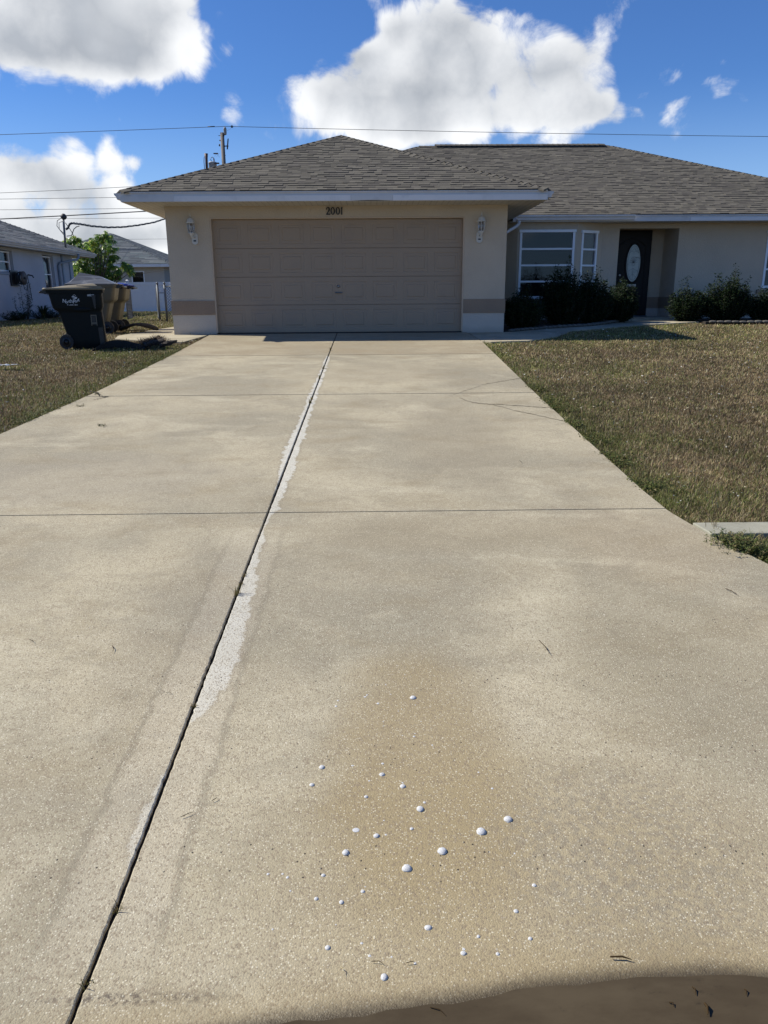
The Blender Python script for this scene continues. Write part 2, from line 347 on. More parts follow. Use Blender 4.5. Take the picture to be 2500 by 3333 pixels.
        col = t.mix(t.math('MULTIPLY', wm, t.math('MULTIPLY', t.math('ADD', 0.25, t.math('ADD', t.math('MULTIPLY', t.ss(Y, 1.9, 3.0), 0.18), t.math('MULTIPLY', t.ss(Y, 4.6, 5.6), 0.12))), t.math('ADD', 0.8, t.math('MULTIPLY', n3, 1.4)))), col, (0.56, 0.55, 0.49, 1))
    # exposed aggregate
    if drive:
        vo = t.voro(vec, 185); vc = t.new('ShaderNodeSeparateXYZ'); t.link(vo.outputs['Color'], vc.inputs[0])
        size = t.math('SUBTRACT', 1.0, t.ss(vo.outputs['Distance'], 0.25, 0.5))
        fade = 1.0
        br = t.math('MULTIPLY', t.math('MULTIPLY', t.ss(vc.outputs[0], 0.70, 0.92), size), 0.80)
        col = t.mix(br, col, (0.66, 0.62, 0.49, 1))
        dk = t.math('MULTIPLY', t.math('SUBTRACT', 1.0, t.ss(vc.outputs[1], 0.10, 0.30)), 0.62)
        col = t.mix(dk, col, (0.21, 0.165, 0.115, 1))
        vo2 = t.voro(vec, 34); vc2 = t.new('ShaderNodeSeparateXYZ'); t.link(vo2.outputs['Color'], vc2.inputs[0])
        pit = t.math('MULTIPLY', t.math('SUBTRACT', 1.0, t.ss(vo2.outputs['Distance'], 0.06, 0.13)), t.ss(vc2.outputs[2], 0.72, 0.76))
        col = t.mix(t.math('MULTIPLY', pit, 0.85), col, (0.05, 0.038, 0.028, 1))
        wst = t.math('MULTIPLY', t.math('SUBTRACT', 1.0, t.ss(vo2.outputs['Distance'], 0.05, 0.16)), t.math('SUBTRACT', 1.0, t.ss(vc2.outputs[0], 0.10, 0.12)))
        col = t.mix(t.math('MULTIPLY', wst, 0.65), col, (0.66, 0.62, 0.52, 1))
        bh = t.math('ADD', t.math('MULTIPLY', t.noise(vec, 240, 3, 0.7), 1.0), t.math('MULTIPLY', t.math('SUBTRACT', 1.0, vo.outputs['Distance']), 0.5))
        bh = t.math('SUBTRACT', bh, t.math('MULTIPLY', pit, 2.0))
        t.link(t.bump(bh, 0.62, 0.0036), p.inputs['Normal'])
        # browner, darker, smoother concrete around the dark patch at the drive's foot
        yb = t.grey(t.math('DIVIDE', t.math('ADD', X, 2.0), 6.0), [(x0, v) for x0, v in DARK_EDGE_N])
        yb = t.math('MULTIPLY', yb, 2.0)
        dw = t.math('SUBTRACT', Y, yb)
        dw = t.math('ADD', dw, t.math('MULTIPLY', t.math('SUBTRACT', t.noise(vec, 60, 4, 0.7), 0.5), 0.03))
        dark_core = t.math('SUBTRACT', 1.0, t.ss(dw, -0.022, 0.045))
        brown_rim = t.math('SUBTRACT', 1.0, t.ss(dw, 0.0, 0.16))
        col = t.mix(t.math('MULTIPLY', brown_rim, 0.35), col, (0.25, 0.185, 0.085, 1))
        col = t.mix(t.math('MULTIPLY', dark_core, 0.88), col, (0.050, 0.038, 0.023, 1))
        rg = t.mix(dark_core, (0.85, 0.85, 0.85, 1), (0.35, 0.35, 0.35, 1)); t.link(rg, p.inputs['Roughness'])
    else:
        t.link(t.bump(t.noise(vec, 120, 4, 0.7), 0.5, 0.003), p.inputs['Normal']); p.inputs['Roughness'].default_value = 0.9
    col = t.mix(1.0, col, c4(tone), 'MULTIPLY')
    t.link(col, p.inputs['Base Color']); p.inputs['Specular IOR Level'].default_value = 0.3
    return m
PUD = [(-2.0, 1.16), (-1.0, 1.22), (-0.55, 1.27), (-0.234, 1.327), (0.011, 1.354), (0.195, 1.378), (0.365, 1.408), (0.512, 1.421), (0.788, 1.437), (0.94, 1.42), (1.4, 1.36), (4.0, 1.2)]  # far edge of the dark patch across the drive
DARK_EDGE_N = [((x+2)/6.0, y/2.0) for x, y in PUD]
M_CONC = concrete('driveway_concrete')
M_CONC2 = concrete('walk_concrete', drive=False, tone=(1.0, 1.0, 1.02))
M_CONC3 = concrete('kerb_concrete', drive=False, tone=(0.95, 1.04, 1.15))

def soil_mat():
    m = bpy.data.materials.new('lawn_soil'); m.use_nodes = True
    t = NT(m.node_tree); p = t.n['Principled BSDF']
    g = t.new('ShaderNodeNewGeometry'); vec = g.outputs['Position']
    n1 = t.noise(vec, 0.8, 5, 0.6); n2 = t.noise(vec, 30, 5, 0.7); n3 = t.noise(vec, 6, 5, 0.7)
    c = t.mix(t.ss(n1, 0.35, 0.7), (0.125, 0.094, 0.055, 1), (0.11, 0.105, 0.045, 1))
    c = t.mix(t.ss(n3, 0.4, 0.7), c, (0.14, 0.105, 0.06, 1))
    c = t.mix(t.math('MULTIPLY', t.ss(n2, 0.4, 0.65), 0.6), c, (0.045, 0.035, 0.02, 1))
    t.link(c, p.inputs['Base Color']); p.inputs['Roughness'].default_value = 1.0; p.inputs['Specular IOR Level'].default_value = 0.1
    t.link(t.bump(n2, 0.9, 0.03), p.inputs['Normal'])
    return m
M_SOIL = soil_mat()
M_MULCHBED = mat('dark_bed_soil', (0.035, 0.028, 0.022), 1.0, var=0.4, vscale=20, bump=1.0, bscale=50, bdist=0.02)
M_JOINT = mat('black_joint_dirt', (0.012, 0.009, 0.007), 1.0, var=0.3)
M_ASPH = mat('asphalt', (0.06, 0.06, 0.06), 0.9, var=0.2, vscale=3, bump=0.6, bscale=150, bdist=0.004)
def dark_film_mat():  # blotchy dark brown, fairly smooth, for the patch at the drive's foot
    m = bpy.data.materials.new('dark_brown_film'); m.use_nodes = True
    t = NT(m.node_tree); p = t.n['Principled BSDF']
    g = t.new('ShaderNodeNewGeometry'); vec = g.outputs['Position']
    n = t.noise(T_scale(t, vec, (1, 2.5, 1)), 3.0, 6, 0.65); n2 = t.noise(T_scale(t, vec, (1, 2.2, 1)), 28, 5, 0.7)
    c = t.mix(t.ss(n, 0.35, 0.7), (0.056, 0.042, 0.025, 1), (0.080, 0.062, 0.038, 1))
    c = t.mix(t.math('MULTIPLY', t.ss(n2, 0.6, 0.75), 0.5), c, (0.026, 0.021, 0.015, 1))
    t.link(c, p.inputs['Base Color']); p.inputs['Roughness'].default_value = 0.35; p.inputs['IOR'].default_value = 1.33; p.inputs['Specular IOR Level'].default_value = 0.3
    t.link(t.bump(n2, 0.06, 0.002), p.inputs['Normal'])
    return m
M_DKFILM = dark_film_mat()
def foam_mat():
    m = bpy.data.materials.new('soap_foam'); m.use_nodes = True
    t = NT(m.node_tree); p = t.n['Principled BSDF']
    g = t.new('ShaderNodeNewGeometry'); v = t.voro(g.outputs['Position'], 900)
    t.link(t.mix(t.ss(v.outputs['Distance'], 0.2, 0.7), (0.55, 0.55, 0.54, 1), (0.70, 0.71, 0.72, 1)), p.inputs['Base Color'])
    p.inputs['Roughness'].default_value = 0.85; p.inputs['Specular IOR Level'].default_value = 0.2
    t.link(t.bump(v.outputs['Distance'], 0.9, 0.0015), p.inputs['Normal'])
    return m
M_FOAM = foam_mat()

# ------------------------------------------------------------------ mesh helpers
class MB:
    def __init__(s): s.v = []; s.f = []; s.c = []; s.sm = []
    def add(s, vs, fs, col=None, smooth=False):
        b = len(s.v); s.v += [tuple(v) for v in vs]
        for f in fs: s.f.append(tuple(b+i for i in f)); s.c.append(col); s.sm.append(smooth)
        return s
    def box(s, x0, x1, y0, y1, z0, z1, col=None):
        x0, x1 = sorted((x0, x1)); y0, y1 = sorted((y0, y1)); z0, z1 = sorted((z0, z1))
        vs = [(x0, y0, z0), (x1, y0, z0), (x1, y1, z0), (x0, y1, z0), (x0, y0, z1), (x1, y0, z1), (x1, y1, z1), (x0, y1, z1)]
        return s.add(vs, [(0, 3, 2, 1), (4, 5, 6, 7), (0, 1, 5, 4), (1, 2, 6, 5), (2, 3, 7, 6), (3, 0, 4, 7)], col)
    def prism(s, poly, h0, h1, axis='z', col=None):   # poly in the two other axes
        n = len(poly)
        def mk(p, h):
            if axis == 'z': return (p[0], p[1], h)
            if axis == 'y': return (p[0], h, p[1])
            return (h, p[0], p[1])
        vs = [mk(p, h0) for p in poly] + [mk(p, h1) for p in poly]
        fs = [tuple(range(n)), tuple(range(2*n-1, n-1, -1))] + [(i, i+n, (i+1) % n+n, (i+1) % n) for i in range(n)]
        return s.add(vs, fs, col)
    def tube(s, pts, r, n=8, col=None, cap=True, flat=1.0):
        pts = [Vector(p) for p in pts]; rs = r if isinstance(r, (list, tuple)) else [r]*len(pts)
        vs = []; prev = None
        for i, p in enumerate(pts):
            d = (pts[min(i+1, len(pts)-1)]-pts[max(i-1, 0)])
            d = d.normalized() if d.length > 1e-9 else Vector((0, 0, 1))
            a = prev if prev is not None else (Vector((0, 0, 1)) if abs(d.z) < 0.9 else Vector((1, 0, 0)))
            u = (a - d*a.dot(d)).normalized(); prev = u; v = d.cross(u)
            for k in range(n):
                t = 2*math.pi*k/n; vs.append(p + u*math.cos(t)*rs[i] + v*math.sin(t)*rs[i]*flat)
        fs = []
        for i in range(len(pts)-1):
            for k in range(n): fs.append((i*n+k, i*n+(k+1) % n, (i+1)*n+(k+1) % n, (i+1)*n+k))
        if cap: fs.append(tuple(range(n-1, -1, -1))); fs.append(tuple((len(pts)-1)*n+k for k in range(n)))
        return s.add(vs, fs, col, smooth=n > 5)
    def lathe(s, prof, c, n=20, axis='z', col=None):
        vs = []
        for (r, h) in prof:
            for k in range(n):
                t = 2*math.pi*k/n; a, b = r*math.cos(t), r*math.sin(t)
                vs.append((c[0]+a, c[1]+b, c[2]+h) if axis == 'z' else ((c[0]+a, c[1]+h, c[2]+b) if axis == 'y' else (c[0]+h, c[1]+a, c[2]+b)))
        fs = []
        for i in range(len(prof)-1):
            for k in range(n): fs.append((i*n+k, i*n+(k+1) % n, (i+1)*n+(k+1) % n, (i+1)*n+k))
        fs.append(tuple(range(n-1, -1, -1))); fs.append(tuple((len(prof)-1)*n+k for k in range(n)))
        return s.add(vs, fs, col, smooth=True)
    def loft(s, rings, cap=True, col=None, smooth=True):
        n = len(rings[0]); vs = [p for r in rings for p in r]; fs = []
        for i in range(len(rings)-1):
            for k in range(n): fs.append((i*n+k, i*n+(k+1) % n, (i+1)*n+(k+1) % n, (i+1)*n+k))
        if cap: fs.append(tuple(range(n-1, -1, -1))); fs.append(tuple((len(rings)-1)*n+k for k in range(n)))
        return s.add(vs, fs, col, smooth)
    def build(s, name, m, parent=None, off=(0, 0, 0), smooth=None, bevel=0, fix=True):
        me = bpy.data.meshes.new(name)
        ox, oy, oz = off
        me.from_pydata([(v[0]-ox, v[1]-oy, v[2]-oz) for v in s.v], [], s.f)
        if m: me.materials.append(m)
        if any(c is not None for c in s.c):
            ca = me.color_attributes.new('Col', 'FLOAT_COLOR', 'CORNER')
            arr = []
            for f, c in zip(s.f, s.c): arr += list(c4(c if c is not None else (0.2, 0.2, 0.2)))*len(f)
            ca.data.foreach_set('color', arr)
        me.polygons.foreach_set('use_smooth', [bool(x) if smooth is None else smooth for x in s.sm])
        if fix:
            bm = bmesh.new(); bm.from_mesh(me); bmesh.ops.recalc_face_normals(bm, faces=bm.faces); bm.to_mesh(me); bm.free()
        me.update()
        o = bpy.data.objects.new(name, me); COL.objects.link(o)
        if parent is not None: o.parent = parent
        if bevel > 0:
            b = o.modifiers.new('bevel', 'BEVEL'); b.width = bevel; b.segments = 2; b.limit_method = 'ANGLE'; b.angle_limit = R(40)
        return o
def tag(o, label=None, cat=None, group=None, kind=None):
    if label: o['label'] = label
    if cat: o['category'] = cat
    if group: o['group'] = group
    if kind: o['kind'] = kind
    return o
def empty(name, loc, label, cat, group=None, rz=0):
    o = bpy.data.objects.new(name, None); COL.objects.link(o); o.location = loc; o.rotation_euler = (0, 0, rz)
    o.empty_display_size = 0.2
    return tag(o, label, cat, group)
def copy_tree(o, parent=None):
    kids = [c for c in COL.objects if c.parent == o]
    c = o.copy(); COL.objects.link(c); c.parent = parent
    for k in kids: copy_tree(k, c)
    return c
def text_mesh(s, size, depth):
    cu = bpy.data.curves.new('t', 'FONT'); cu.body = s; cu.size = size; cu.extrude = depth; cu.align_x = 'CENTER'; cu.resolution_u = 3; cu.offset = size*0.012
    o = bpy.data.objects.new('t', cu); COL.objects.link(o)
    dg = bpy.context.evaluated_depsgraph_get(); me = o.evaluated_get(dg).to_mesh()
    vs = [tuple(v.co) for v in me.vertices]; fs = [tuple(p.vertices) for p in me.polygons]
    o.evaluated_get(dg).to_mesh_clear(); bpy.data.objects.remove(o); bpy.data.curves.remove(cu)
    return vs, fs

# ------------------------------------------------------------------ ground
def sstep(a, b, x): t = min(max((x-a)/(b-a), 0), 1); return t*t*(3-2*t)
def G(x, y):
    if y < 15.4:
        z = SL*(y-15.4)
        if y < 1.6: z = SL*(1.6-15.4) + 0.012*(max(y, -1.5)-1.6)
        return z
    rr = sstep(0.5, 2.6, x)
    return rr*SL*(min(y, 17.3)-15.4)
GN = np.vectorize(G)
xs = sorted(set([-400, -200, -100, -60, -40, 60, 100, 200, 400] + [round(-30+i*0.75, 3) for i in range(81)]))
ys = sorted(set([-300, -150, -80, -40, -20, -10, -6, -4, -2.5] + [round(-1.5+i*0.5, 3) for i in range(130)] + [1.6, 15.4, 17.3, 80, 120, 200, 400]))
b = MB(); nx = len(xs)
b.add([(x, y, G(x, y)-0.045) for y in ys for x in xs], [(j*nx+i, j*nx+i+1, (j+1)*nx+i+1, (j+1)*nx+i) for j in range(len(ys)-1) for i in range(nx-1)])
tag(b.build('ground', M_SOIL, smooth=True, fix=False), kind='structure')

def edge_r(y):
    P_ = [(-1, 5.6), (1.0, 4.0), (1.9, 3.35), (2.6, 2.86), (3.3, 2.44), (3.86, 2.165), (4.3, 2.03), (4.73, 1.945), (5.2, 1.925), (8.7, 1.922), (13.96, 1.99), (15.3, 1.90), (16, 1.90)]
    return float(np.interp(y, [p[0] for p in P_], [p[1] for p in P_]))
def edge_l(y):
    P_ = [(-1, -6.5), (1.0, -5.2), (2.6, -4.3), (4.3, -3.75), (5.5, -3.60), (7.09, -3.52), (9.1, -3.36), (12, -3.25), (15.4, -3.205), (16, -3.2)]
    return float(np.interp(y, [p[0] for p in P_], [p[1] for p in P_]))

# driveway: eight slabs with open joints between them
JX = -0.70; rows = [0.2, 4.79, 8.94, 12.3, 15.43]; GAP = [0.003, 0.006, 0.011, 0.012, 0.003]
db = MB()
def slab(bm_, fl, fr, y0, y1, jl, jr, seed):
    rnd = random.Random(seed); n = max(8, int((y1-y0)/0.02)); L = []; Rr = []
    for i in range(n+1):
        y = y0+(y1-y0)*i/n
        k = 0.0011 if y > 3 else 0.0013
        L.append((fl(y)+(rnd.gauss(0, k) if jl else 0), y)); Rr.append((fr(y)+(rnd.gauss(0, k) if jr else 0), y))
    base = len(bm_.v); vs = []
    for i in range(n+1):
        (xl, y), (xr, _) = L[i], Rr[i]; z = G(0, y)
        vs += [(xl, y, z-0.10), (xl, y, z-0.003), (xl+0.004, y, z), (xr-0.004, y, z), (xr, y, z-0.003), (xr, y, z-0.10)]
    fs = []
    for i in range(n):
        for k in range(5): a = i*6+k; fs.append((a, a+1, a+7, a+6))
    fs.append((0, 1, 2, 3, 4, 5)); a = n*6; fs.append((a+5, a+4, a+3, a+2, a+1, a))
    bm_.add(vs, fs)
for i in range(4):
    y0, y1 = rows[i]+GAP[i], rows[i+1]-GAP[i+1]
    w_ = 0.0062
    slab(db, edge_l, lambda y, w_=w_: JX-w_*(1.0 if y < 5 else 1.35), y0, y1, False, True, 10+i)
    slab(db, lambda y, w_=w_: JX+w_*(1.0 if y < 5 else 1.35), edge_r, y0, y1, True, False, 20+i)
tag(db.build('driveway', M_CONC, smooth=False, fix=True), kind='structure')
# dark earth seen in the joints
b = MB(); b.box(-0.78, -0.62, 0.3, 15.4, -1.2, -1.19)
pts = [(y, G(0, y)-0.013) for y in [0.3, 1.6, 4, 8, 12, 15.4]]
jb = MB()
for (ya, za), (yb_, zb) in zip(pts, pts[1:]): jb.add([(-0.73, ya, za), (-0.67, ya, za), (-0.67, yb_, zb), (-0.73, yb_, zb)], [(0, 1, 2, 3)])
for y in rows[1:4]:
    z = G(0, y)-0.024; jb.add([(-3.3, y-0.02, z), (1.85, y-0.02, z), (1.85, y+0.02, z), (-3.3, y+0.02, z)], [(0, 1, 2, 3)])
tag(jb.build('joint_soil', M_JOINT, fix=False), kind='structure')

def crack(pix, w_, m, dz_=0.0):
    P_ = [inv(a, c, plane=PL) for a, c in pix]; rnd = random.Random(int(pix[0][0])); fine = []
    for i in range(len(P_)-1):
        for k in range(10):
            q = P_[i].lerp(P_[i+1], k/10); q.x += rnd.gauss(0, 0.006); q.y += rnd.gauss(0, 0.008); fine.append(q)
    fine.append(P_[-1]); bb = MB(); vs = []
    for q in fine:
        ww = w_*rnd.uniform(0.4, 1.2); vs += [(q.x, q.y-ww, G(0, q.y-ww)+0.0035), (q.x+ww*0.4, q.y+ww, G(0, q.y+ww)+0.0035)]
    bb.add(vs, [(2*i, 2*i+2, 2*i+3, 2*i+1) for i in range(len(fine)-1)])
    return tag(bb.build('driveway_crack', m, fix=False), kind='structure')
M_CRACK = mat('crack_dirt', (0.13, 0.108, 0.072), 0.95, var=0.3, vscale=8); M_CRACKD = mat('open_crack', (0.02, 0.016, 0.011), 1.0)
crack([(1470, 1287), (1520, 1270), (1580, 1250), (1640, 1240), (1698, 1231)], 0.010, M_CRACK)
crack([(1492, 1292), (1515, 1304), (1550, 1313), (1620, 1317), (1700, 1322), (1800, 1328)], 0.010, M_CRACK)
crack([(1600, 1316), (1680, 1338), (1750, 1352), (1845, 1374)], 0.008, M_CRACK)
crack([(289, 1273), (305, 1277), (320, 1280), (323, 1290), (350, 1292)], 0.016, M_CRACKD)
crack([(350, 1292), (335, 1295), (305, 1302)], 0.014, M_CRACKD)

# street behind the camera
b = MB(); z = G(0, -1)-0.02
b.box(-200, 200, -8.5, 0.16, z-0.2, z)
tag(b.build('road', M_ASPH), kind='structure')
b = MB()
for y in (-4.1, -4.35): b.box(-200, 200, y-0.05, y+0.05, z+0.0005, z+0.004)
M_YEL = mat('yellow_road_paint', (0.5, 0.36, 0.06), 0.8)
tag(b.build('road_marking', M_YEL), kind='structure')
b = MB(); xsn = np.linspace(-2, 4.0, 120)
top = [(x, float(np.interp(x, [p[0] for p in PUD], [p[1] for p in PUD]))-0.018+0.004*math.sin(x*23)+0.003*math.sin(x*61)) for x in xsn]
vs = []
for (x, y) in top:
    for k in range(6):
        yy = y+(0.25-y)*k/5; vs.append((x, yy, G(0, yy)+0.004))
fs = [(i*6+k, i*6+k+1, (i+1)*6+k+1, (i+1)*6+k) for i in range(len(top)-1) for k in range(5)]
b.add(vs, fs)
tag(b.build('dark_patch', M_DKFILM, smooth=True, fix=True), kind='structure')  # thin dark brown sheet over the foot of the drive

# walks
def gslab(name, pix, m, h=0.0, flat=None):
    pts = [inv(px, py, plane=PL) for px, py in pix] if flat is None else [Vector(p) for p in pix]
    bb = MB(); n = len(pts)
    t_ = [(p.x, p.y, G(p.x, p.y)+h) for p in pts]
    bb.add(t_+[(p[0], p[1], p[2]-0.1) for p in t_], [tuple(range(n))]+[(i, i+n, (i+1) % n+n, (i+1) % n) for i in range(n)])
    o = bb.build(name, m); 
    bm = bmesh.new(); bm.from_mesh(o.data); bmesh.ops.triangulate(bm, faces=[f for f in bm.faces if len(f.verts) > 4]); bm.to_mesh(o.data); bm.free()
    return tag(o, kind='structure')
def poly_slab(name, poly, m, h=0.0, kind='structure'):
    pts = [Vector((x, y, G(x, y)+h)) for x, y in poly]; bb = MB(); n = len(pts)
    bb.add([tuple(p) for p in pts]+[(p.x, p.y, p.z-0.12) for p in pts], [tuple(range(n))]+[(i, i+n, (i+1) % n+n, (i+1) % n) for i in range(n)])
    o = bb.build(name, m, fix=False)
    bm = bmesh.new(); bm.from_mesh(o.data); bmesh.ops.recalc_face_normals(bm, faces=bm.faces); bmesh.ops.triangulate(bm, faces=bm.faces); bm.to_mesh(o.data); bm.free()
    return tag(o, kind=kind)
PATH = [(1.925, 15.38), (2.0, 14.0), (2.15, 13.86), (2.85, 14.0), (3.5, 14.6), (4.0, 15.55), (4.8, 16.0), (5.8, 16.6), (7.3, 17.2), (7.33, 18.8), (5.72, 18.8), (5.6, 17.6), (4.7, 16.5), (3.8, 16.1), (3.2, 15.75), (2.63, 15.39)]
poly_slab('front_walk', PATH, M_CONC2, -0.002)
SLAB_L = [(-3.215, 15.39), (-3.47, 14.15), (-3.9, 14.25), (-4.9, 14.75), (-5.0, 15.3), (-5.0, 17.5), (-5.0, 30.0), (-3.93, 30.0), (-3.93, 15.39)]
poly_slab('side_walk', SLAB_L, M_CONC2, -0.002)
BED1 = [(2.66, 15.42), (3.2, 15.8), (3.8, 16.15), (4.7, 16.55), (5.55, 17.6), (5.68, 18.8), (2.66, 18.8)]
BED2 = [(7.36, 17.0), (9, 16.78), (13.2, 16.75), (13.2, 18.83), (7.36, 18.83)]
poly_slab('planting_bed', BED1, M_MULCHBED, 0.015); poly_slab('planting_bed', BED2, M_MULCHBED, 0.015)

# ------------------------------------------------------------------ house
house = empty('house', (0, 15.4, 0), 'single storey beige stucco house with brown shingle roof and wide taupe garage door', 'house')
HO = (0, 15.4, 0)
def H(mb, name, m, parent=None, bevel=0, smooth=None, label=None, **kw):
    o = mb.build(name, m, parent or house, off=HO, bevel=bevel, smooth=smooth, **kw)
    if label: o['label'] = label
    return o
GX0, GX1, GY = -3.92, 2.62, 15.4
OX0, OX1, OZ = -3.086, 1.806, 2.168
MY = 18.85
b = MB()  # upper walls
b.box(GX0, OX0, GY, GY+0.2, 0.64, 2.42); b.box(OX1, GX1, GY, GY+0.2, 0.64, 2.42); b.box(OX0, OX1, GY, GY+0.2, OZ, 2.42)
b.box(GX0, GX0+0.2, GY+0.2, 29.6, 0.64, 2.42); b.box(GX1-0.2, GX1, GY+0.2, MY+0.2, 0.64, 2.42)
b.box(GX1, 3.0, MY, MY+0.2, 0.64, 2.38)
BX0, BX1, BY = 3.40, 4.80, 18.48     # bay front
BR = (5.47, MY)                       # right end of the angled facet
def facet(bb, p0, p1, z0, z1, th=0.15):
    d = Vector((p1[0]-p0[0], p1[1]-p0[1], 0)).normalized(); nrm = Vector((-d.y, d.x, 0))*th
    q = [p0, p1, (p1[0]+nrm.x, p1[1]+nrm.y), (p0[0]+nrm.x, p0[1]+nrm.y)]
    bb.prism(q, z0, z1)
BL = (3.0, MY)
BZ0, BZ1 = 0.62, 2.13                 # window opening heights in the bay
WX0, WX1 = 3.45, 4.735
b.box(BX0, WX0, BY, BY+0.15, 0.64, 2.38); b.box(WX1, BX1, BY, BY+0.15, 0.64, 2.38)
b.box(WX0, WX1, BY, BY+0.15, BZ1, 2.38)
facet(b, BL, (BX0, BY), 0.64, 2.38)
fd = Vector((BR[0]-BX1, BR[1]-BY, 0)); flen = fd.length; fd.normalize()
def fp(s_, d=0): return (BX1+fd.x*s_-fd.y*d, BY+fd.y*s_+fd.x*d)
FS0, FS1 = 0.12, 0.62
facet(b, (BX1, BY), fp(FS0), 0.64, 2.38); facet(b, fp(FS1), BR, 0.64, 2.38); facet(b, fp(FS0), fp(FS1), BZ1, 2.38)
b.box(BR[0], 5.88, MY, MY+0.2, 0.64, 2.38)
b.box(5.88, 7.30, MY, MY+0.2, 2.205, 2.38)
b.box(7.30, 9.42, MY, MY+0.2, 0.64, 2.38); b.box(9.42, 10.62, MY, MY+0.2, 2.15, 2.38); b.box(9.42, 10.62, MY, MY+0.2, 0.64, 0.82); b.box(10.62, 12.4, MY, MY+0.2, 0.64, 2.38)
b.box(12.2, 12.4, MY+0.2, 29.6, 0.64, 2.38); b.box(GX0+0.2, 12.2, 29.4, 29.6, 0.64, 2.38)
b.box(7.30, 7.5, MY+0.2, 19.95, 0.64, 2.38); b.box(5.68, 5.88, MY+0.2, 19.95, 0.64, 2.38)
b.box(5.88, 5.98, 19.8, 19.95, 0.2, 2.38); b.box(6.98, 7.30, 19.8, 19.95, 0.64, 2.38); b.box(5.98, 6.98, 19.8, 19.95, 2.235, 2.38)
b.box(5.88, 7.3, MY+0.2, 19.8, 2.36, 2.38)
H(b, 'wall', M_WALL)
def bandset(bb, z0, z1, pr, facets=True):
    for (x0, x1) in ((GX0-pr, OX0), (OX1, GX1+pr)): bb.box(x0, x1, GY-pr, GY+0.2, z0, z1)
    bb.box(GX0-pr, GX0+0.18, GY+0.2, 29.6, z0, z1); bb.box(GX1-0.18, GX1+pr, GY+0.2, MY, z0, z1)
    bb.box(BX0, BX1, BY-pr, BY+0.15, z0, z1); facet(bb, (BL[0]-pr, BL[1]), (BX0, BY-pr), z0, z1); facet(bb, (BX1, BY-pr), (BR[0]+pr, BR[1]-pr*0.5), z0, z1)
    bb.box(BR[0], 5.88, MY-pr, MY+0.2, z0, z1); bb.box(7.30-pr, 12.4+pr, MY-pr, MY+0.2, z0, z1)
    bb.box(7.30-pr, 7.5, MY+0.2, 19.8-pr, z0, z1); bb.box(6.98, 7.30, 19.8-pr, 19.95, z0, z1)
b = MB(); bandset(b, 0.372, 0.64, 0.016); H(b, 'trim_band', M_BAND)
b = MB(); bandset(b, -0.12, 0.372, 0.003); H(b, 'wall_base', M_BASE)
# interior backing so that rooms read dark
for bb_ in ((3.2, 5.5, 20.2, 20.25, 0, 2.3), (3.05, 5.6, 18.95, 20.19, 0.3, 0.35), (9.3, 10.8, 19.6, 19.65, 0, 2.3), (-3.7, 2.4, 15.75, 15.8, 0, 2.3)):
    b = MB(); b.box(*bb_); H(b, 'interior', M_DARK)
# concrete floor / entry stoop
b = MB(); b.box(5.89, 7.27, 18.6, 19.79, 0.0, 0.165); b.box(5.76, 7.4, 18.3, 18.6, 0.0, 0.14)
H(b, 'entry_step', M_CONC2, bevel=0.01)

# roofs ------------------------------------------------------------------
TP = 0.4167
ROOFC = [(0.104, 0.096, 0.080), (0.092, 0.085, 0.072), (0.116, 0.107, 0.089), (0.084, 0.077, 0.067), (0.122, 0.112, 0.093), (0.100, 0.092, 0.079)]
def shingles(bb, P0, u, up_h, L, vl, ul, ur, palette=ROOFC, expo=0.142, seed=1, tab=(0.10, 0.24)):
    """P0 eave corner, u along eave, up_h horizontal up-slope direction; ul(v),ur(v) limits along u at slope distance v."""
    rnd = random.Random(seed); P0 = Vector(P0); u = Vector(u); h = Vector(up_h)
    v = (h+Vector((0, 0, TP))).normalized(); n = u.cross(v)
    if n.z < 0: n = -n
    k = 0; vv = 0.0
    while vv < vl-0.02:
        v0 = vv; v1 = min(vv+expo*1.35, vl); vm = min(v0+expo*0.5, vl)
        a, c = ul(vm), ur(vm); x = a - rnd.random()*0.1; wob = rnd.gauss(0, 0.003)
        while x < c:
            wd = rnd.uniform(*tab); x1 = min(x+wd, c); x0 = max(x, a)
            if x1-x0 > 0.02:
                hi = rnd.choice((0.006, 0.009, 0.013, 0.017)); lo = 0.0
                dv = rnd.gauss(0, 0.004)+wob
                base = rnd.choice(palette); s_ = rnd.uniform(0.92, 1.08); cl = tuple(cc*s_ for cc in base)
                A = P0+u*x0+v*(v0+dv)+n*hi; B = P0+u*x1+v*(v0+dv)+n*hi; C_ = P0+u*x1+v*v1+n*lo; D = P0+u*x0+v*v1+n*lo
                A2 = P0+u*x0+v*(v0+dv)-n*0.004; B2 = P0+u*x1+v*(v0+dv)-n*0.004
                bb.add([A, B, C_, D, A2, B2], [(0, 1, 2, 3), (4, 5, 1, 0), (4, 0, 3), (5, 2, 1)], cl)
            x += wd
        vv += expo; k += 1
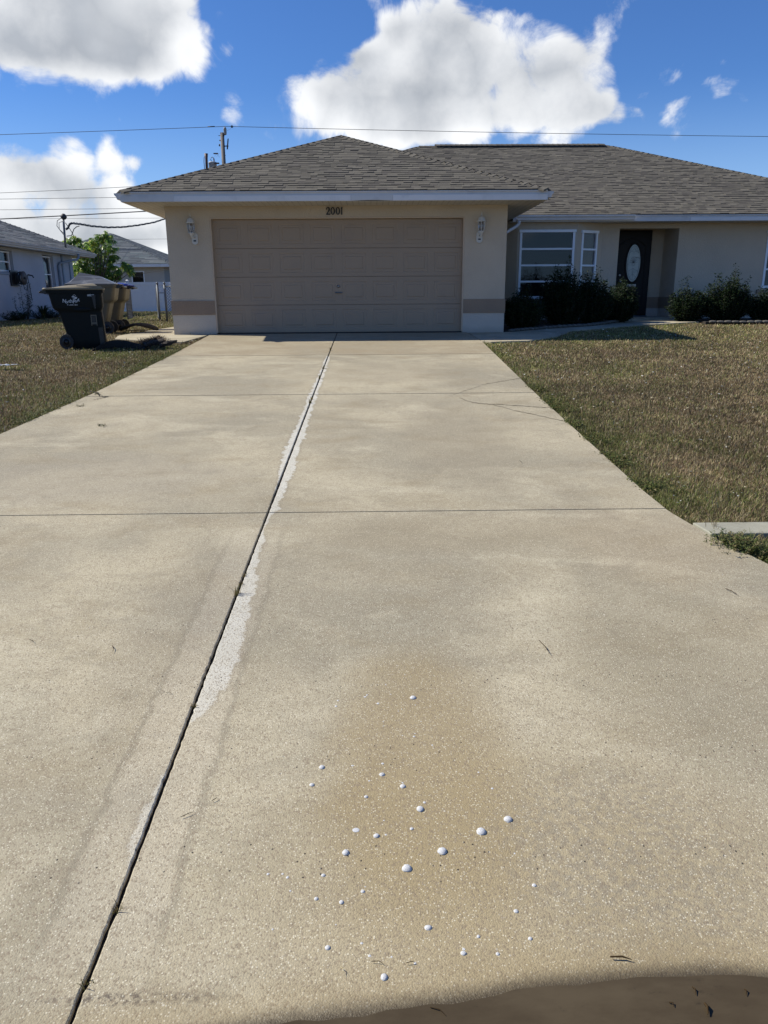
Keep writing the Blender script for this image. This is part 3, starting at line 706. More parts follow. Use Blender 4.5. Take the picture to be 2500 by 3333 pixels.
def hipcaps(bb, a, c, seed=3, palette=ROOFC, w_=0.14, stp=0.15, side=None):
    rnd = random.Random(seed); a = Vector(a); c = Vector(c); d = c-a; L = d.length; d.normalize()
    hz = Vector((d.x, d.y, 0)); s1 = Vector((-d.y, d.x, 0)).normalized() if hz.length > 0.01 else Vector((1, 0, 0))
    flat = abs(d.z) < 0.01
    drop = 0.4167 if flat else 0.2946
    n = int(L/stp)
    for i in range(n):
        p = a+d*(i*stp); q = a+d*min((i+1.35)*stp, L)
        base = rnd.choice(palette); s_ = rnd.uniform(0.85, 1.15); cl = tuple(cc*s_ for cc in base)
        h0 = 0.026; h1 = 0.017; ww = w_*rnd.uniform(0.95, 1.05)
        def pt(b_, sg, hh): return b_+s1*sg*ww+Vector((0, 0, hh-abs(sg)*ww*drop))
        vs = [pt(p, -1, h0-0.006), pt(p, 0, h0), pt(p, 1, h0-0.006), pt(q, -1, h1-0.012), pt(q, 0, h1), pt(q, 1, h1-0.012), pt(p, -1, -0.01), pt(p, 0, 0.0), pt(p, 1, -0.01)]
        bb.add(vs, [(0, 1, 4, 3), (1, 2, 5, 4), (6, 7, 1, 0), (7, 8, 2, 1), (6, 0, 3), (8, 5, 2)], cl)
def deck(bb, vs, fs, col=(0.16, 0.14, 0.12)): bb.add(vs, fs, col)
def hip_roof(bb, x0, x1, y0, y1, ze, seed, palette=ROOFC, sides='flrb', tab=(0.10, 0.24), expo=0.142):
    """hip roof with eaves rectangle; ridge along the longer axis"""
    W_, D_ = x1-x0, y1-y0; cs = 1/math.cos(math.atan(TP))
    if W_ >= D_: h_ = D_/2; r0 = (x0+h_, y0+h_); r1 = (x1-h_, y0+h_)
    else: h_ = W_/2; r0 = (x0+h_, y0+h_); r1 = (x0+h_, y1-h_)
    zr = ze+TP*h_; g_ = 0.008
    vs = [(x0, y0, ze-g_), (x1, y0, ze-g_), (x1, y1, ze-g_), (x0, y1, ze-g_), (r0[0], r0[1], zr-g_), (r1[0], r1[1], zr-g_)]
    if W_ >= D_: fs = [(0, 1, 5, 4), (1, 2, 5), (2, 3, 4, 5), (3, 0, 4), (3, 2, 1, 0)]
    else: fs = [(0, 1, 4), (1, 2, 5, 4), (2, 3, 5), (3, 0, 4, 5), (3, 2, 1, 0)]
    deck(bb, vs, fs)
    sl = h_*cs; hor = 1/cs
    lim = lambda L: ((lambda v: v*hor), (lambda v: L-v*hor))
    for sd_, P0, u, hd, L in (('f', (x0, y0, ze), (1, 0, 0), (0, 1, 0), W_), ('b', (x1, y1, ze), (-1, 0, 0), (0, -1, 0), W_),
                              ('l', (x0, y1, ze), (0, -1, 0), (1, 0, 0), D_), ('r', (x1, y0, ze), (0, 1, 0), (-1, 0, 0), D_)):
        if sd_ in sides:
            a_, c_ = lim(L); shingles(bb, P0, u, hd, L, sl, a_, c_, palette, expo, seed+ord(sd_), tab)
    R0 = Vector((*r0, zr)); R1 = Vector((*r1, zr))
    near = {'00': R0, '10': (R1 if W_ >= D_ else R0), '01': (R0 if W_ >= D_ else R1), '11': R1}
    for kx, ky in ((0, 0), (1, 0), (0, 1), (1, 1)):
        c_ = Vector((x1 if kx else x0, y1 if ky else y0, ze)); hipcaps(bb, c_, near[f'{kx}{ky}'], seed+kx+2*ky, palette)
    if (R1-R0).length > 0.3: hipcaps(bb, R0, R1, seed+9, palette)
    return R0, R1
EX0, EX1, EY, EZ = -4.52, 3.22, 14.70, 2.552
rb = MB()
half = (EX1-EX0)/2; xc = (EX0+EX1)/2; cs = 1/math.cos(math.atan(TP)); gz = EZ+TP*half
deck(rb, [(EX0, EY, EZ-0.01), (EX1, EY, EZ-0.01), (EX1, 25, EZ-0.01), (EX0, 25, EZ-0.01), (xc, EY+half, gz-0.01), (xc, 25, gz-0.01)],
     [(0, 1, 4), (1, 2, 5, 4), (3, 0, 4, 5), (2, 3, 5), (3, 2, 1, 0)])
shingles(rb, (EX0, EY, EZ), (1, 0, 0), (0, 1, 0), 0, half*cs, lambda v: v/cs, lambda v: 2*half-v/cs, seed=5)
shingles(rb, (EX0, 25, EZ), (0, -1, 0), (1, 0, 0), 0, half*cs, lambda v: 0, lambda v: 25-EY-v/cs, seed=6)
shingles(rb, (EX1, EY, EZ), (0, 1, 0), (-1, 0, 0), 0, half*cs, lambda v: v/cs, lambda v: 25-EY, seed=7)
hipcaps(rb, (EX0, EY, EZ), (xc, EY+half, gz), 31); hipcaps(rb, (EX1, EY, EZ), (xc, EY+half, gz), 32); hipcaps(rb, (xc, EY+half, gz), (xc, 24, gz), 33)
MX0, MX1, MEY, MEZ = -4.46, 12.92, 18.30, 2.466
R0, R1 = hip_roof(rb, MX0, MX1, MEY, 30.1, MEZ, 50, sides='flrb')
roof = H(rb, 'roof', M_SHINGLE, fix=False)
b = MB(); b.box(1.95, 6.82, R0.y-0.16, R0.y+0.16, R0.z-0.055, R0.z-0.0); b2 = MB()
H(b, 'ridge_vent', M_BLACK, roof)
for i in range(33):
    x0 = 1.9+i*0.15; k = random.choice(ROOFC)
    b2.add([(x0, R0.y-0.19, R0.z-0.018+0.01), (x0+0.2, R0.y-0.19, R0.z-0.018), (x0+0.2, R0.y, R0.z+0.055), (x0, R0.y, R0.z+0.065), (x0+0.2, R0.y+0.19, R0.z-0.018), (x0, R0.y+0.19, R0.z-0.008),
            (x0, R0.y-0.19, R0.z-0.03), (x0+0.2, R0.y-0.19, R0.z-0.03)], [(0, 1, 2, 3), (3, 2, 4, 5), (6, 7, 1, 0)], k)
H(b2, 'ridge_cap', M_SHINGLE, roof, fix=False)

# fascia, gutters, soffits
def lip(bb, x0, x1, y, z0, z1, pr): bb.box(x0, x1, y-pr, y+0.01, z0, z1)
b = MB(); b.box(EX0, EX1, EY+0.012, EY+0.04, EZ-0.085, EZ-0.012); b.box(EX0, EX1, EY-0.006, EY+0.012, EZ-0.03, EZ-0.012)
b.box(EX0, EX0+0.03, EY+0.04, 30, EZ-0.18, EZ-0.014); b.box(EX1-0.03, EX1, EY+0.04, 18.25, EZ-0.18, EZ-0.014)
H(b, 'fascia', M_WHITE2)
fz = [(EX0-0.0, -3.56, 0, 0, M_WHITE2), (-3.557, -0.36, 0.006, 0.0, M_WHITE), (-0.357, 0.4, 0.002, 0.012, M_WHITE2), (0.403, EX1, 0.008, 0.0, M_WHITE)]
for x0, x1, pr, sag, mm in fz:
    b = MB(); z0, z1 = EZ-0.178, EZ-0.082
    n = 8
    for i in range(n):
        xa, xb = x0+(x1-x0)*i/n, x0+(x1-x0)*(i+1)/n
        sa = sag*math.sin(math.pi*i/n); sb = sag*math.sin(math.pi*(i+1)/n)
        vs = [(xa, EY-pr, z0+sa), (xb, EY-pr, z0+sb), (xb, EY+0.03, z0+sb), (xa, EY+0.03, z0+sa), (xa, EY-pr, z1), (xb, EY-pr, z1), (xb, EY+0.03, z1), (xa, EY+0.03, z1)]
        fs = [(0, 3, 2, 1), (4, 5, 6, 7), (0, 1, 5, 4), (2, 3, 7, 6)]
        if i == 0: fs.append((3, 0, 4, 7))
        if i == n-1: fs.append((1, 2, 6, 5))
        b.add(vs, fs)
    H(b, 'fascia_board', mm)
b = MB(); b.box(MX1-0.03, MX1, MEY+0.04, 30.1, MEZ-0.15, MEZ-0.012)
b.box(3.25, MX1, MEY+0.012, MEY+0.04, MEZ-0.149, MEZ-0.012); b.box(6.0, MX1, MEY-0.005, MEY+0.012, MEZ-0.035, MEZ-0.014)
H(b, 'fascia', M_WHITE2)
b = MB(); b.box(7.32, MX1, MEY-0.006, MEY+0.0115, MEZ-0.148, MEZ-0.075); H(b, 'fascia_board', M_WHITE)
def kgutter(x0, x1, y, z, sg=-1):
    prof = [(0.0, 0.0), (0.0, -0.105), (0.07, -0.105), (0.085, -0.06), (0.115, -0.03), (0.12, 0.0), (0.108, 0.0), (0.1, -0.025), (0.07, -0.055), (0.06, -0.095), (0.01, -0.095), (0.01, 0.0)]
    return [(y+sg*a, z+h) for a, h in prof]
b = MB(); b.prism(kgutter(0, 0, MEY+0.012, MEZ-0.015), 3.32, 6.02, 'x'); H(b, 'gutter', M_WHITE)
# side gutters of the garage: run along y
def ygutter(bb, x, sg, y0, y1, z):
    prof = [(0.0, 0.0), (0.0, -0.105), (0.07, -0.105), (0.085, -0.06), (0.115, -0.03), (0.12, 0.0), (0.108, 0.0), (0.1, -0.025), (0.07, -0.055), (0.06, -0.095), (0.01, -0.095), (0.01, 0.0)]
    bb.prism([(x+sg*a, z+h) for a, h in prof], y0, y1, 'y')
    bb.prism([(x+sg*a, z+h) for a, h in [(0.0, 0.0), (0.0, -0.105), (0.07, -0.105), (0.085, -0.06), (0.115, -0.03), (0.12, 0.0)]], y0-0.003, y0, 'y')
b = MB(); ygutter(b, EX0, -1, EY+0.03, 30, EZ-0.03); H(b, 'gutter', M_WHITE2)
b = MB(); ygutter(b, EX1, 1, EY+0.03, 18.1, EZ-0.03); H(b, 'gutter', M_WHITE2)
b = MB(); sz = EZ-0.176
b.box(EX0+0.03, EX1-0.03, EY+0.035, GY-0.001, sz-0.008, sz); b.box(EX0+0.03, GX0-0.001, GY-0.001, 29.9, sz-0.008, sz); b.box(GX1+0.001, EX1-0.03, GY-0.001, MEY+0.3, sz-0.008, sz)
b.box(EX1-0.03, MX1-0.03, MEY+0.04, MY-0.001, MEZ-0.151, MEZ-0.143); b.box(GX1+0.001, EX1-0.03, MEY+0.3, MY-0.001, MEZ-0.151, MEZ-0.143)
H(b, 'soffit', M_SOFFIT)
# downspout by the inside corner
b = MB()
b.tube([(3.38, MEY-0.05, MEZ-0.13), (3.37, MEY-0.05, MEZ-0.19), (3.33, MEY-0.04, MEZ-0.24), (2.98, 18.05, 2.03), (2.70, 17.8, 1.86), (2.675, 17.78, 1.80), (2.675, 17.78, 0.15)], 0.036, 8)
H(b, 'downspout', M_WHITE)
for zz in (0.9, 1.6):
    b = MB(); b.box(2.63, 2.70, 17.72, 17.84, zz, zz+0.03); H(b, 'strap', M_WHITE2)

# garage door -------------------------------------------------------------
b = MB(); b.box(OX0, OX0+0.03, GY-0.006, GY+0.14, 0.02, OZ); b.box(OX1-0.03, OX1, GY-0.006, GY+0.14, 0.02, OZ); b.box(OX0+0.03, OX1-0.03, GY-0.006, GY+0.14, OZ-0.028, OZ)
H(b, 'door_frame', M_JAMB, bevel=0.004)
DX0, DX1 = OX0+0.032, OX1-0.032; DZ0, DZ1 = 0.02, OZ-0.03; DY = GY+0.10
b = MB(); b.box(DX0, DX1, DY+0.03, DY+0.05, DZ0, DZ1)
gdoor = H(b, 'garage_door', M_GARD)
sh = (DZ1-DZ0)/4
for r_ in range(4):
    b = MB(); z0 = DZ0+r_*sh; z1 = z0+sh
    cw = (DX1-DX0)/8
    z0i, z1i = z0+0.004, z1-0.004
    b.box(DX0, DX1, DY+0.0045, DY+0.029, z0i, z1i)
    for k in range(8):
        xa, xb = DX0+k*cw, DX0+(k+1)*cw; xm, zm = (xa+xb)/2, (z0+z1)/2
        loops = [((xa, xb, z0i, z1i), 0.0), ((xm-0.238, xm+0.238, zm-0.185, zm+0.175), 0.0), ((xm-0.228, xm+0.228, zm-0.175, zm+0.165), 0.010),
                 ((xm-0.215, xm+0.215, zm-0.162, zm+0.152), 0.004), ((xm-0.175, xm+0.175, zm-0.125, zm+0.115), 0.004), ((xm-0.165, xm+0.165, zm-0.115, zm+0.105), -0.004)]
        vs = []
        for (x0, x1, za, zb), d in loops:
            vs += [(x0, DY-0.002+min(d, 0.006)*1.0, za), (x1, DY-0.002+min(d, 0.006), za), (x1, DY-0.002+min(d, 0.006), zb), (x0, DY-0.002+min(d, 0.006), zb)]
        fs = []
        for l in range(len(loops)-1):
            for q in range(4): fs.append((l*4+q, l*4+(q+1) % 4, l*4+4+(q+1) % 4, l*4+4+q))
        l = (len(loops)-1)*4; fs.append((l, l+1, l+2, l+3))
        b.add(vs, fs)
    # top/bottom returns of the section
    b.add([(DX0, DY-0.002, z1i), (DX1, DY-0.002, z1i), (DX1, DY+0.0046, z1i+0.002), (DX0, DY+0.0046, z1i+0.002)], [(0, 1, 2, 3)])
    b.add([(DX0, DY-0.002, z0i), (DX1, DY-0.002, z0i), (DX1, DY+0.0046, z0i-0.002), (DX0, DY+0.0046, z0i-0.002)], [(0, 1, 2, 3)])
    H(b, 'door_section', M_GARD, gdoor, fix=False)
b = MB(); b.box(DX0, DX1, DY-0.006, DY+0.03, 0.002, DZ0); H(b, 'bottom_seal', M_BLACK, gdoor)
p = inv(1102, 932, Y=DY); b = MB(); b.lathe([(0.028, 0.0), (0.028, -0.012), (0.012, -0.022), (0.006, -0.03)], (p.x, DY-0.003, p.z), 16, 'y'); H(b, 'door_lock', M_METAL, gdoor)
p = inv(1103, 952, Y=DY); b = MB(); b.box(p.x-0.07, p.x+0.07, DY-0.02, DY-0.004, p.z-0.014, p.z+0.012); b.box(p.x-0.06, p.x+0.06, DY-0.032, DY-0.02, p.z-0.014, p.z-0.004); H(b, 'door_handle', M_GALV, gdoor, bevel=0.003)

# house number: bold serif numerals cut as outlines -------------------------
def ring(bb, cx, cz, rx, rz, ix, iz, y0, y1, n=28):
    o_ = [(cx+rx*math.cos(t), cz+rz*math.sin(t)) for t in np.linspace(0, 2*math.pi, n, endpoint=False)]
    i_ = [(cx+ix*math.cos(t), cz+iz*math.sin(t)) for t in np.linspace(0, 2*math.pi, n, endpoint=False)]
    vs = [(x, y0, z) for x, z in o_]+[(x, y0, z) for x, z in i_]+[(x, y1, z) for x, z in o_]+[(x, y1, z) for x, z in i_]
    fs = []
    for k in range(n):
        j = (k+1) % n; fs += [(k, j, n+j, n+k), (2*n+k, 3*n+k, 3*n+j, 2*n+j), (k, 2*n+k, 2*n+j, j), (n+k, n+j, 3*n+j, 3*n+k)]
    bb.add(vs, fs)
def stroke(bb, pts, ws, y0, y1):
    n = len(pts); L = []; Rr = []
    for i, (x, z) in enumerate(pts):
        a = pts[max(i-1, 0)]; c = pts[min(i+1, n-1)]; d = Vector((c[0]-a[0], c[1]-a[1])).normalized(); nn = Vector((-d.y, d.x))*ws[i]/2
        L.append((x+nn.x, z+nn.y)); Rr.append((x-nn.x, z-nn.y))
    for i in range(n-1):
        q = [L[i], L[i+1], Rr[i+1], Rr[i]]
        vs = [(x, y0, z) for x, z in q]+[(x, y1, z) for x, z in q]
        bb.add(vs, [(0, 1, 2, 3), (7, 6, 5, 4), (0, 4, 5, 1), (2, 6, 7, 3), (1, 5, 6, 2), (3, 7, 4, 0)])
ny0, ny1 = GY-0.022, GY-0.004; bz = 2.205; nh = 0.135
nmb = []
b = MB(); x0 = -0.855
stroke(b, [(x0+0.010, bz+0.092), (x0+0.014, bz+0.113), (x0+0.033, bz+0.130), (x0+0.056, bz+0.125), (x0+0.066, bz+0.100), (x0+0.058, bz+0.072), (x0+0.035, bz+0.042), (x0+0.006, bz+0.008)], [0.02, 0.014, 0.012, 0.022, 0.028, 0.025, 0.015, 0.012], ny0, ny1)
stroke(b, [(x0+0.002, bz+0.008), (x0+0.04, bz+0.009), (x0+0.075, bz+0.006), (x0+0.082, bz+0.030)], [0.014, 0.024, 0.018, 0.004], ny0-0.001, ny1+0.001)
nmb.append(b)
for cxn in (-0.725, -0.628):
    b = MB(); ring(b, cxn, bz+0.067, 0.042, 0.068, 0.019, 0.055, ny0, ny1); nmb.append(b)
b = MB(); x0 = -0.553
stroke(b, [(x0-0.014, bz+0.112), (x0+0.0, bz+0.124), (x0+0.010, bz+0.135)], [0.010, 0.018, 0.008], ny0-0.001, ny1+0.001)
stroke(b, [(x0+0.003, bz+0.133), (x0, bz+0.09), (x0-0.003, bz+0.03), (x0-0.002, bz+0.0)], [0.022, 0.02, 0.021, 0.028], ny0, ny1)
nmb.append(b)
for b in nmb: H(b, 'house_numeral', M_NUM)

# wall lamps --------------------------------------------------------------
M_LGL = glass_mat('lamp_glass', 0.8, 0.8)
for (px, side, lab) in ((622, -1, 0), (1567, 1, 0)):
    c = inv(px, 745, Y=15.27); x, y = c.x, 15.27; zt = 2.06
    b = MB()
    b.lathe([(0.085, 0.0), (0.09, 0.012), (0.072, 0.03), (0.068, 0.05), (0.05, 0.085), (0.028, 0.095), (0.018, 0.10), (0.008, 0.12), (0.011, 0.135), (0.004, 0.18)], (x, y, zt-0.005), 20)   # roof of the lantern
    b.lathe([(0.014, -0.235), (0.03, -0.225), (0.035, -0.20), (0.055, -0.18), (0.05, -0.168)], (x, y, zt), 16)
    for k in range(6):
        t = math.pi*2*k/6+0.35; cc, ss_ = math.cos(t), math.sin(t)
        b.tube([(x+cc*0.066, y+ss_*0.066, zt-0.0), (x+cc*0.072, y+ss_*0.072, zt-0.06), (x+cc*0.066, y+ss_*0.066, zt-0.11), (x+cc*0.048, y+ss_*0.048, zt-0.17)], 0.006, 5)
    xo = x+0.035 if side < 0 else x-0.02
    pl = [(xo+0.058*math.cos(t)*1.0, zt-0.27+(0.058*math.sin(t)+(0.052 if math.sin(t) > 0 else -0.052))) for t in np.linspace(0, 2*math.pi, 24, endpoint=False)]
    b.prism(pl, GY-0.035, GY-0.003, 'y')
    b.tube([(x, y, zt-0.225), (x, y+0.01, zt-0.25), (x+(xo-x)*0.5, y+0.06, zt-0.255), (xo, GY-0.03, zt-0.25)], 0.014, 8)
    lamp = H(b, 'wall_lamp', M_LAMP, bevel=0)
    lamp['label'] = 'white lantern wall lamp left of the garage door' if side < 0 else 'white lantern wall lamp right of the garage door'
    g = MB(); g.lathe([(0.046, -0.168), (0.064, -0.11), (0.068, -0.06), (0.062, -0.004)], (x, y, zt), 20); H(g, 'lamp_glass', M_LGL, lamp)
    g = MB(); g.lathe([(0.012, -0.165), (0.012, -0.12), (0.016, -0.10), (0.02, -0.07), (0.012, -0.045)], (x, y, zt), 10); H(g, 'bulb', mat('bulb_glass', (0.6, 0.6, 0.58), 0.2), lamp)
    g = MB(); g.box(xo-0.024, xo+0.024, GY-0.042, GY-0.034, zt-0.325, zt-0.300); H(g, 'motion_sensor', M_BLACK, lamp)

# windows -----------------------------------------------------------------
def window_local(wd, z0, z1, rows_, loc, rz, blind=None, header=0.06, fr=0.052, parent=None, off=HO, glass=None, interior=False, white=None):
    """frame in the local xz-plane starting at x=0, facing -y"""
    white = white or M_VINYL
    b = MB(); ht = z1-z0
    b.box(0, fr, -0.02, 0.06, z0, z1-header); b.box(wd-fr, wd, -0.02, 0.06, z0, z1-header)
    b.box(-0.02, wd+0.02, -0.035, 0.06, z1-header, z1); b.box(-0.015, wd+0.015, -0.035, 0.06, z0-0.03, z0+fr*0.6)
    hh = (z1-header-z0)/rows_
    for k in range(1, rows_): zc = z0+hh*k; b.box(fr, wd-fr, -0.012, 0.05, zc-0.021, zc+0.021)
    o = b.build('window', white, parent, bevel=0.003); o.location = (loc[0]-off[0], loc[1]-off[1], -off[2]); o.rotation_euler = (0, 0, rz)
    g = MB(); g.add([(fr, 0.02, z0), (wd-fr, 0.02, z0), (wd-fr, 0.02, z1-header), (fr, 0.02, z1-header)], [(0, 1, 2, 3)])
    g.build('pane', glass or M_GLASS, o, fix=False)
    if blind:
        g = MB(); g.box(fr, wd-fr, 0.075, 0.085, blind, z1-header); g.build('blind', M_BLIND, o)
    return o
window_local(WX1-WX0, BZ0+0.03, BZ1+0.03, 4, (WX0, BY), 0, parent=house)
window_local(FS1-FS0, BZ0+0.03, BZ1+0.02, 4, fp(FS0), math.atan2(fd.y, fd.x), blind=0.9, parent=house)
o = window_local(1.2, 0.86, 2.14, 3, (9.42, MY), 0, parent=house)
b = MB(); b.box(9.3, 10.7, MY-0.045, MY-0.003, 0.71, 0.80); H(b, 'sill', M_BAND, bevel=0.005)

# front door --------------------------------------------------------------
b = MB(); dy = 19.72; x0, x1, z0, z1 = 6.02, 6.94, 0.19, 2.21
b.box(x0-0.035, x1+0.035, dy+0.005, dy+0.09, z0, z1+0.02)
fdoor = H(b, 'front_door', M_DOOR)
b = MB(); b.box(x0, x1, dy-0.035, dy+0.004, z0+0.02, z1-0.02)
cxd, czd = inv(2060, 857, Y=dy).x, inv(2060, 857, Y=dy).z
H(b, 'door_leaf', M_DOOR, fdoor, bevel=0.005)
b = MB(); n = 40
def ov(rx, rz, y): return [(cxd+rx*math.cos(t), y, czd+rz*math.sin(t)) for t in np.linspace(0, 2*math.pi, n, endpoint=False)]
b.loft([ov(0.22, 0.49, dy-0.036), ov(0.215, 0.485, dy-0.05), ov(0.175, 0.445, dy-0.052), ov(0.168, 0.438, dy-0.036)], cap=False)
# arched raised panel mouldings
arch = [(x0+0.12, 0.40), (x0+0.12, 1.85)]+[(x0+0.12+(x1-x0-0.24)*k/12, 1.88+0.16*math.sin(math.pi*k/12)**1.5) for k in range(1, 12)]+[(x1-0.12, 1.85), (x1-0.12, 0.40), (x0+0.12, 0.40)]
b.tube([(x, dy-0.038, z) for x, z in arch], 0.012, 6)
b.tube([(x0+0.16, dy-0.038, 0.34), (x1-0.16, dy-0.038, 0.34), (x1-0.16, dy-0.038, 0.27), (x0+0.16, dy-0.038, 0.27), (x0+0.16, dy-0.038, 0.34)], 0.008, 5)
H(b, 'moulding', M_DOOR, fdoor)
b = MB(); r_ = ov(0.17, 0.44, dy-0.042); b.add(r_, [tuple(range(n))]); oval = H(b, 'oval_glass', M_FROST, fdoor, fix=False)
b = MB()
def seg(pp, r=0.003): b.tube([(cxd+x, dy-0.045, czd+z) for x, z in pp], r, 5)
seg([(0.145*math.cos(t), 0.405*math.sin(t)) for t in np.linspace(0, 2*math.pi, 30)])
for k in range(9):
    a = math.pi*k/8; seg([(0, 0), (0.06*math.cos(a), 0.02+0.11*math.sin(a)), (0.095*math.cos(a), 0.02+0.15*math.sin(a))])
for k in range(8):
    a = 2*math.pi*k/8; seg([(0.035*math.cos(a+q), -0.01+0.05*math.sin(a+q)) for q in np.linspace(0, 0.8, 5)])
seg([(-0.12, 0.24), (-0.04, 0.3), (0, 0.37), (0.04, 0.3), (0.12, 0.24)]); seg([(-0.09, 0.3), (0, 0.26), (0.09, 0.3)])
seg([(-0.13, -0.2), (0, -0.12), (0.13, -0.2)]); seg([(0, -0.12), (0, -0.4)]); seg([(-0.08, -0.33), (0, -0.25), (0.08, -0.33)])
seg([(0.04, 0.14), (0.16, 0.12)], 0.006); seg([(-0.16, -0.02), (-0.1, -0.02)])
H(b, 'leading', M_GALV, oval)
p = inv(2053, 929, Y=dy); b = MB(); b.box(p.x-0.125, p.x+0.115, dy-0.05, dy-0.036, p.z-0.03, p.z+0.03); b.box(p.x-0.10, p.x+0.09, dy-0.056, dy-0.05, p.z-0.017, p.z+0.014)
H(b, 'mail_slot', mat('brushed_brass', (0.42, 0.40, 0.36), 0.4, metal=0.3), fdoor, bevel=0.004)
p = inv(2009, 896, Y=dy-0.03); b = MB(); b.lathe([(0.03, 0), (0.03, -0.015), (0.012, -0.02)], (p.x+0.06, dy-0.036, p.z), 14, 'y'); H(b, 'deadbolt', M_METAL, fdoor)
b = MB(); b.lathe([(0.03, 0), (0.03, -0.01), (0.012, -0.03), (0.026, -0.045), (0.026, -0.06), (0.01, -0.07)], (p.x+0.07, dy-0.036, p.z-0.15), 14, 'y'); H(b, 'knob', M_METAL, fdoor)
b = MB(); b.box(x0-0.03, x1+0.03, dy-0.09, dy+0.05, 0.166, 0.19); H(b, 'threshold', M_GALV, fdoor)

# ------------------------------------------------------------------ plants
def vrot(n, rnd):
    a = rnd.random()*2*math.pi
    return Vector((math.cos(a), math.sin(a), 0))
def leaf(bb, p, d, L, W, col, rnd, fold=0.25, droop=0.15):
    d = d.normalized(); s = d.cross(Vector((0, 0, 1)))
    if s.length < 0.05: s = Vector((1, 0, 0))
    s.normalize(); s = (s+Vector((0, 0, rnd.uniform(-0.6, 0.6)))).normalized(); nn = d.cross(s)
    m_ = p+d*L*0.45+nn*W*fold*0.4; t_ = p+d*L-Vector((0, 0, L*droop))
    bb.add([p, m_+s*W*0.5+nn*W*fold, m_, m_-s*W*0.5+nn*W*fold, t_], [(0, 1, 2), (0, 2, 3), (2, 1, 4), (3, 2, 4)], col)
M_STEM = mat('green_stem', (0.03, 0.03, 0.018), 0.9)
GREENS = [(0.014, 0.030, 0.010), (0.020, 0.040, 0.012), (0.010, 0.022, 0.009), (0.028, 0.048, 0.015), (0.016, 0.028, 0.012)]
def shrub(name, label, x, y, rx, ry, h, nst, seed, palette=GREENS, group='shrubs planted along the house front', lw=(0.045, 0.075), ragged=0.25, leaves=72, cat='shrub', z=None, lean=0.0):
    rnd = random.Random(seed); z = G(x, y) if z is None else z
    root = empty(name, (x, y, z), label, cat, group)
    sb, lb = MB(), MB()
    for i in range(nst):
        a = rnd.random()*2*math.pi; q = math.sqrt(rnd.random())
        tx, ty = rx*q*math.cos(a), ry*q*math.sin(a)
        hz = h*math.sqrt(max(0.06, 1-0.75*q*q))*rnd.uniform(0.55, 1.0)*(1+ragged*(rnd.random()**3))
        if rnd.random() < 0.06: hz *= 1+ragged
        b0 = Vector((tx*0.35, ty*0.35, 0)); top = Vector((tx+lean*hz, ty, min(hz, h*(1+ragged))))
        mid = b0.lerp(top, 0.5)+Vector((tx*0.22, ty*0.22, 0))
        sb.tube([b0, mid, top], [0.008, 0.005, 0.002], 4)
        for k in range(leaves):
            t = 0.03+0.97*(k+rnd.random())/leaves
            p = (b0*(1-t)**2+mid*2*t*(1-t)+top*t*t)
            d = vrot(0, rnd)*rnd.uniform(0.5, 1)+Vector((0, 0, rnd.uniform(-0.2, 0.9)))
            p = p+d.normalized()*rnd.random()*0.06
            L = rnd.uniform(*lw); cc = rnd.choice(palette); s_ = rnd.uniform(0.7, 1.3)
            leaf(lb, p, d, L, L*0.55, tuple(c*s_ for c in cc), rnd)
    sb.build('stem', M_STEM, root, fix=False); lb.build('foliage', M_LEAF, root, smooth=False, fix=False)
    return root
def px_at(px, y): return inv(px, 1000, Y=y).x
shrub('shrub', 'low dense dark shrub against the right garage pillar', px_at(1702, 16.0), 16.0, 0.47, 0.35, 0.80, 120, 1)
shrub('shrub', 'tall dark shrub in front of the picture window, largest of the row', px_at(1835, 16.9), 16.9, 0.55, 0.45, 1.18, 190, 2, ragged=0.22)
shrub('shrub', 'dark shrub with leggy tips in front of the narrow blind window', px_at(1930, 17.0), 17.0, 0.45, 0.4, 1.08, 130, 3, ragged=0.28)
shrub('shrub', 'dark rounded shrub left of the front door hiding its foot', px_at(2012, 17.4), 17.4, 0.42, 0.38, 0.90, 120, 4, ragged=0.2)
shrub('shrub', 'thin leggy plant reaching up over the picture window sill', px_at(1745, 16.9), 16.9, 0.42, 0.2, 1.0, 12, 5, ragged=0.35, leaves=26)
shrub('shrub', 'low ragged dark shrub at the right edge of the entry', px_at(2240, 17.6), 17.6, 0.50, 0.35, 0.72, 110, 6, ragged=0.4)
shrub('shrub', 'tall spiky dark shrub below the blank wall right of the entry', px_at(2365, 17.6), 17.6, 0.62, 0.38, 0.94, 170, 7, ragged=0.32)
shrub('shrub', 'small dark shrub at the right edge of the photo under the window sill', px_at(2490, 17.6), 17.6, 0.42, 0.35, 0.62, 80, 8, ragged=0.3)

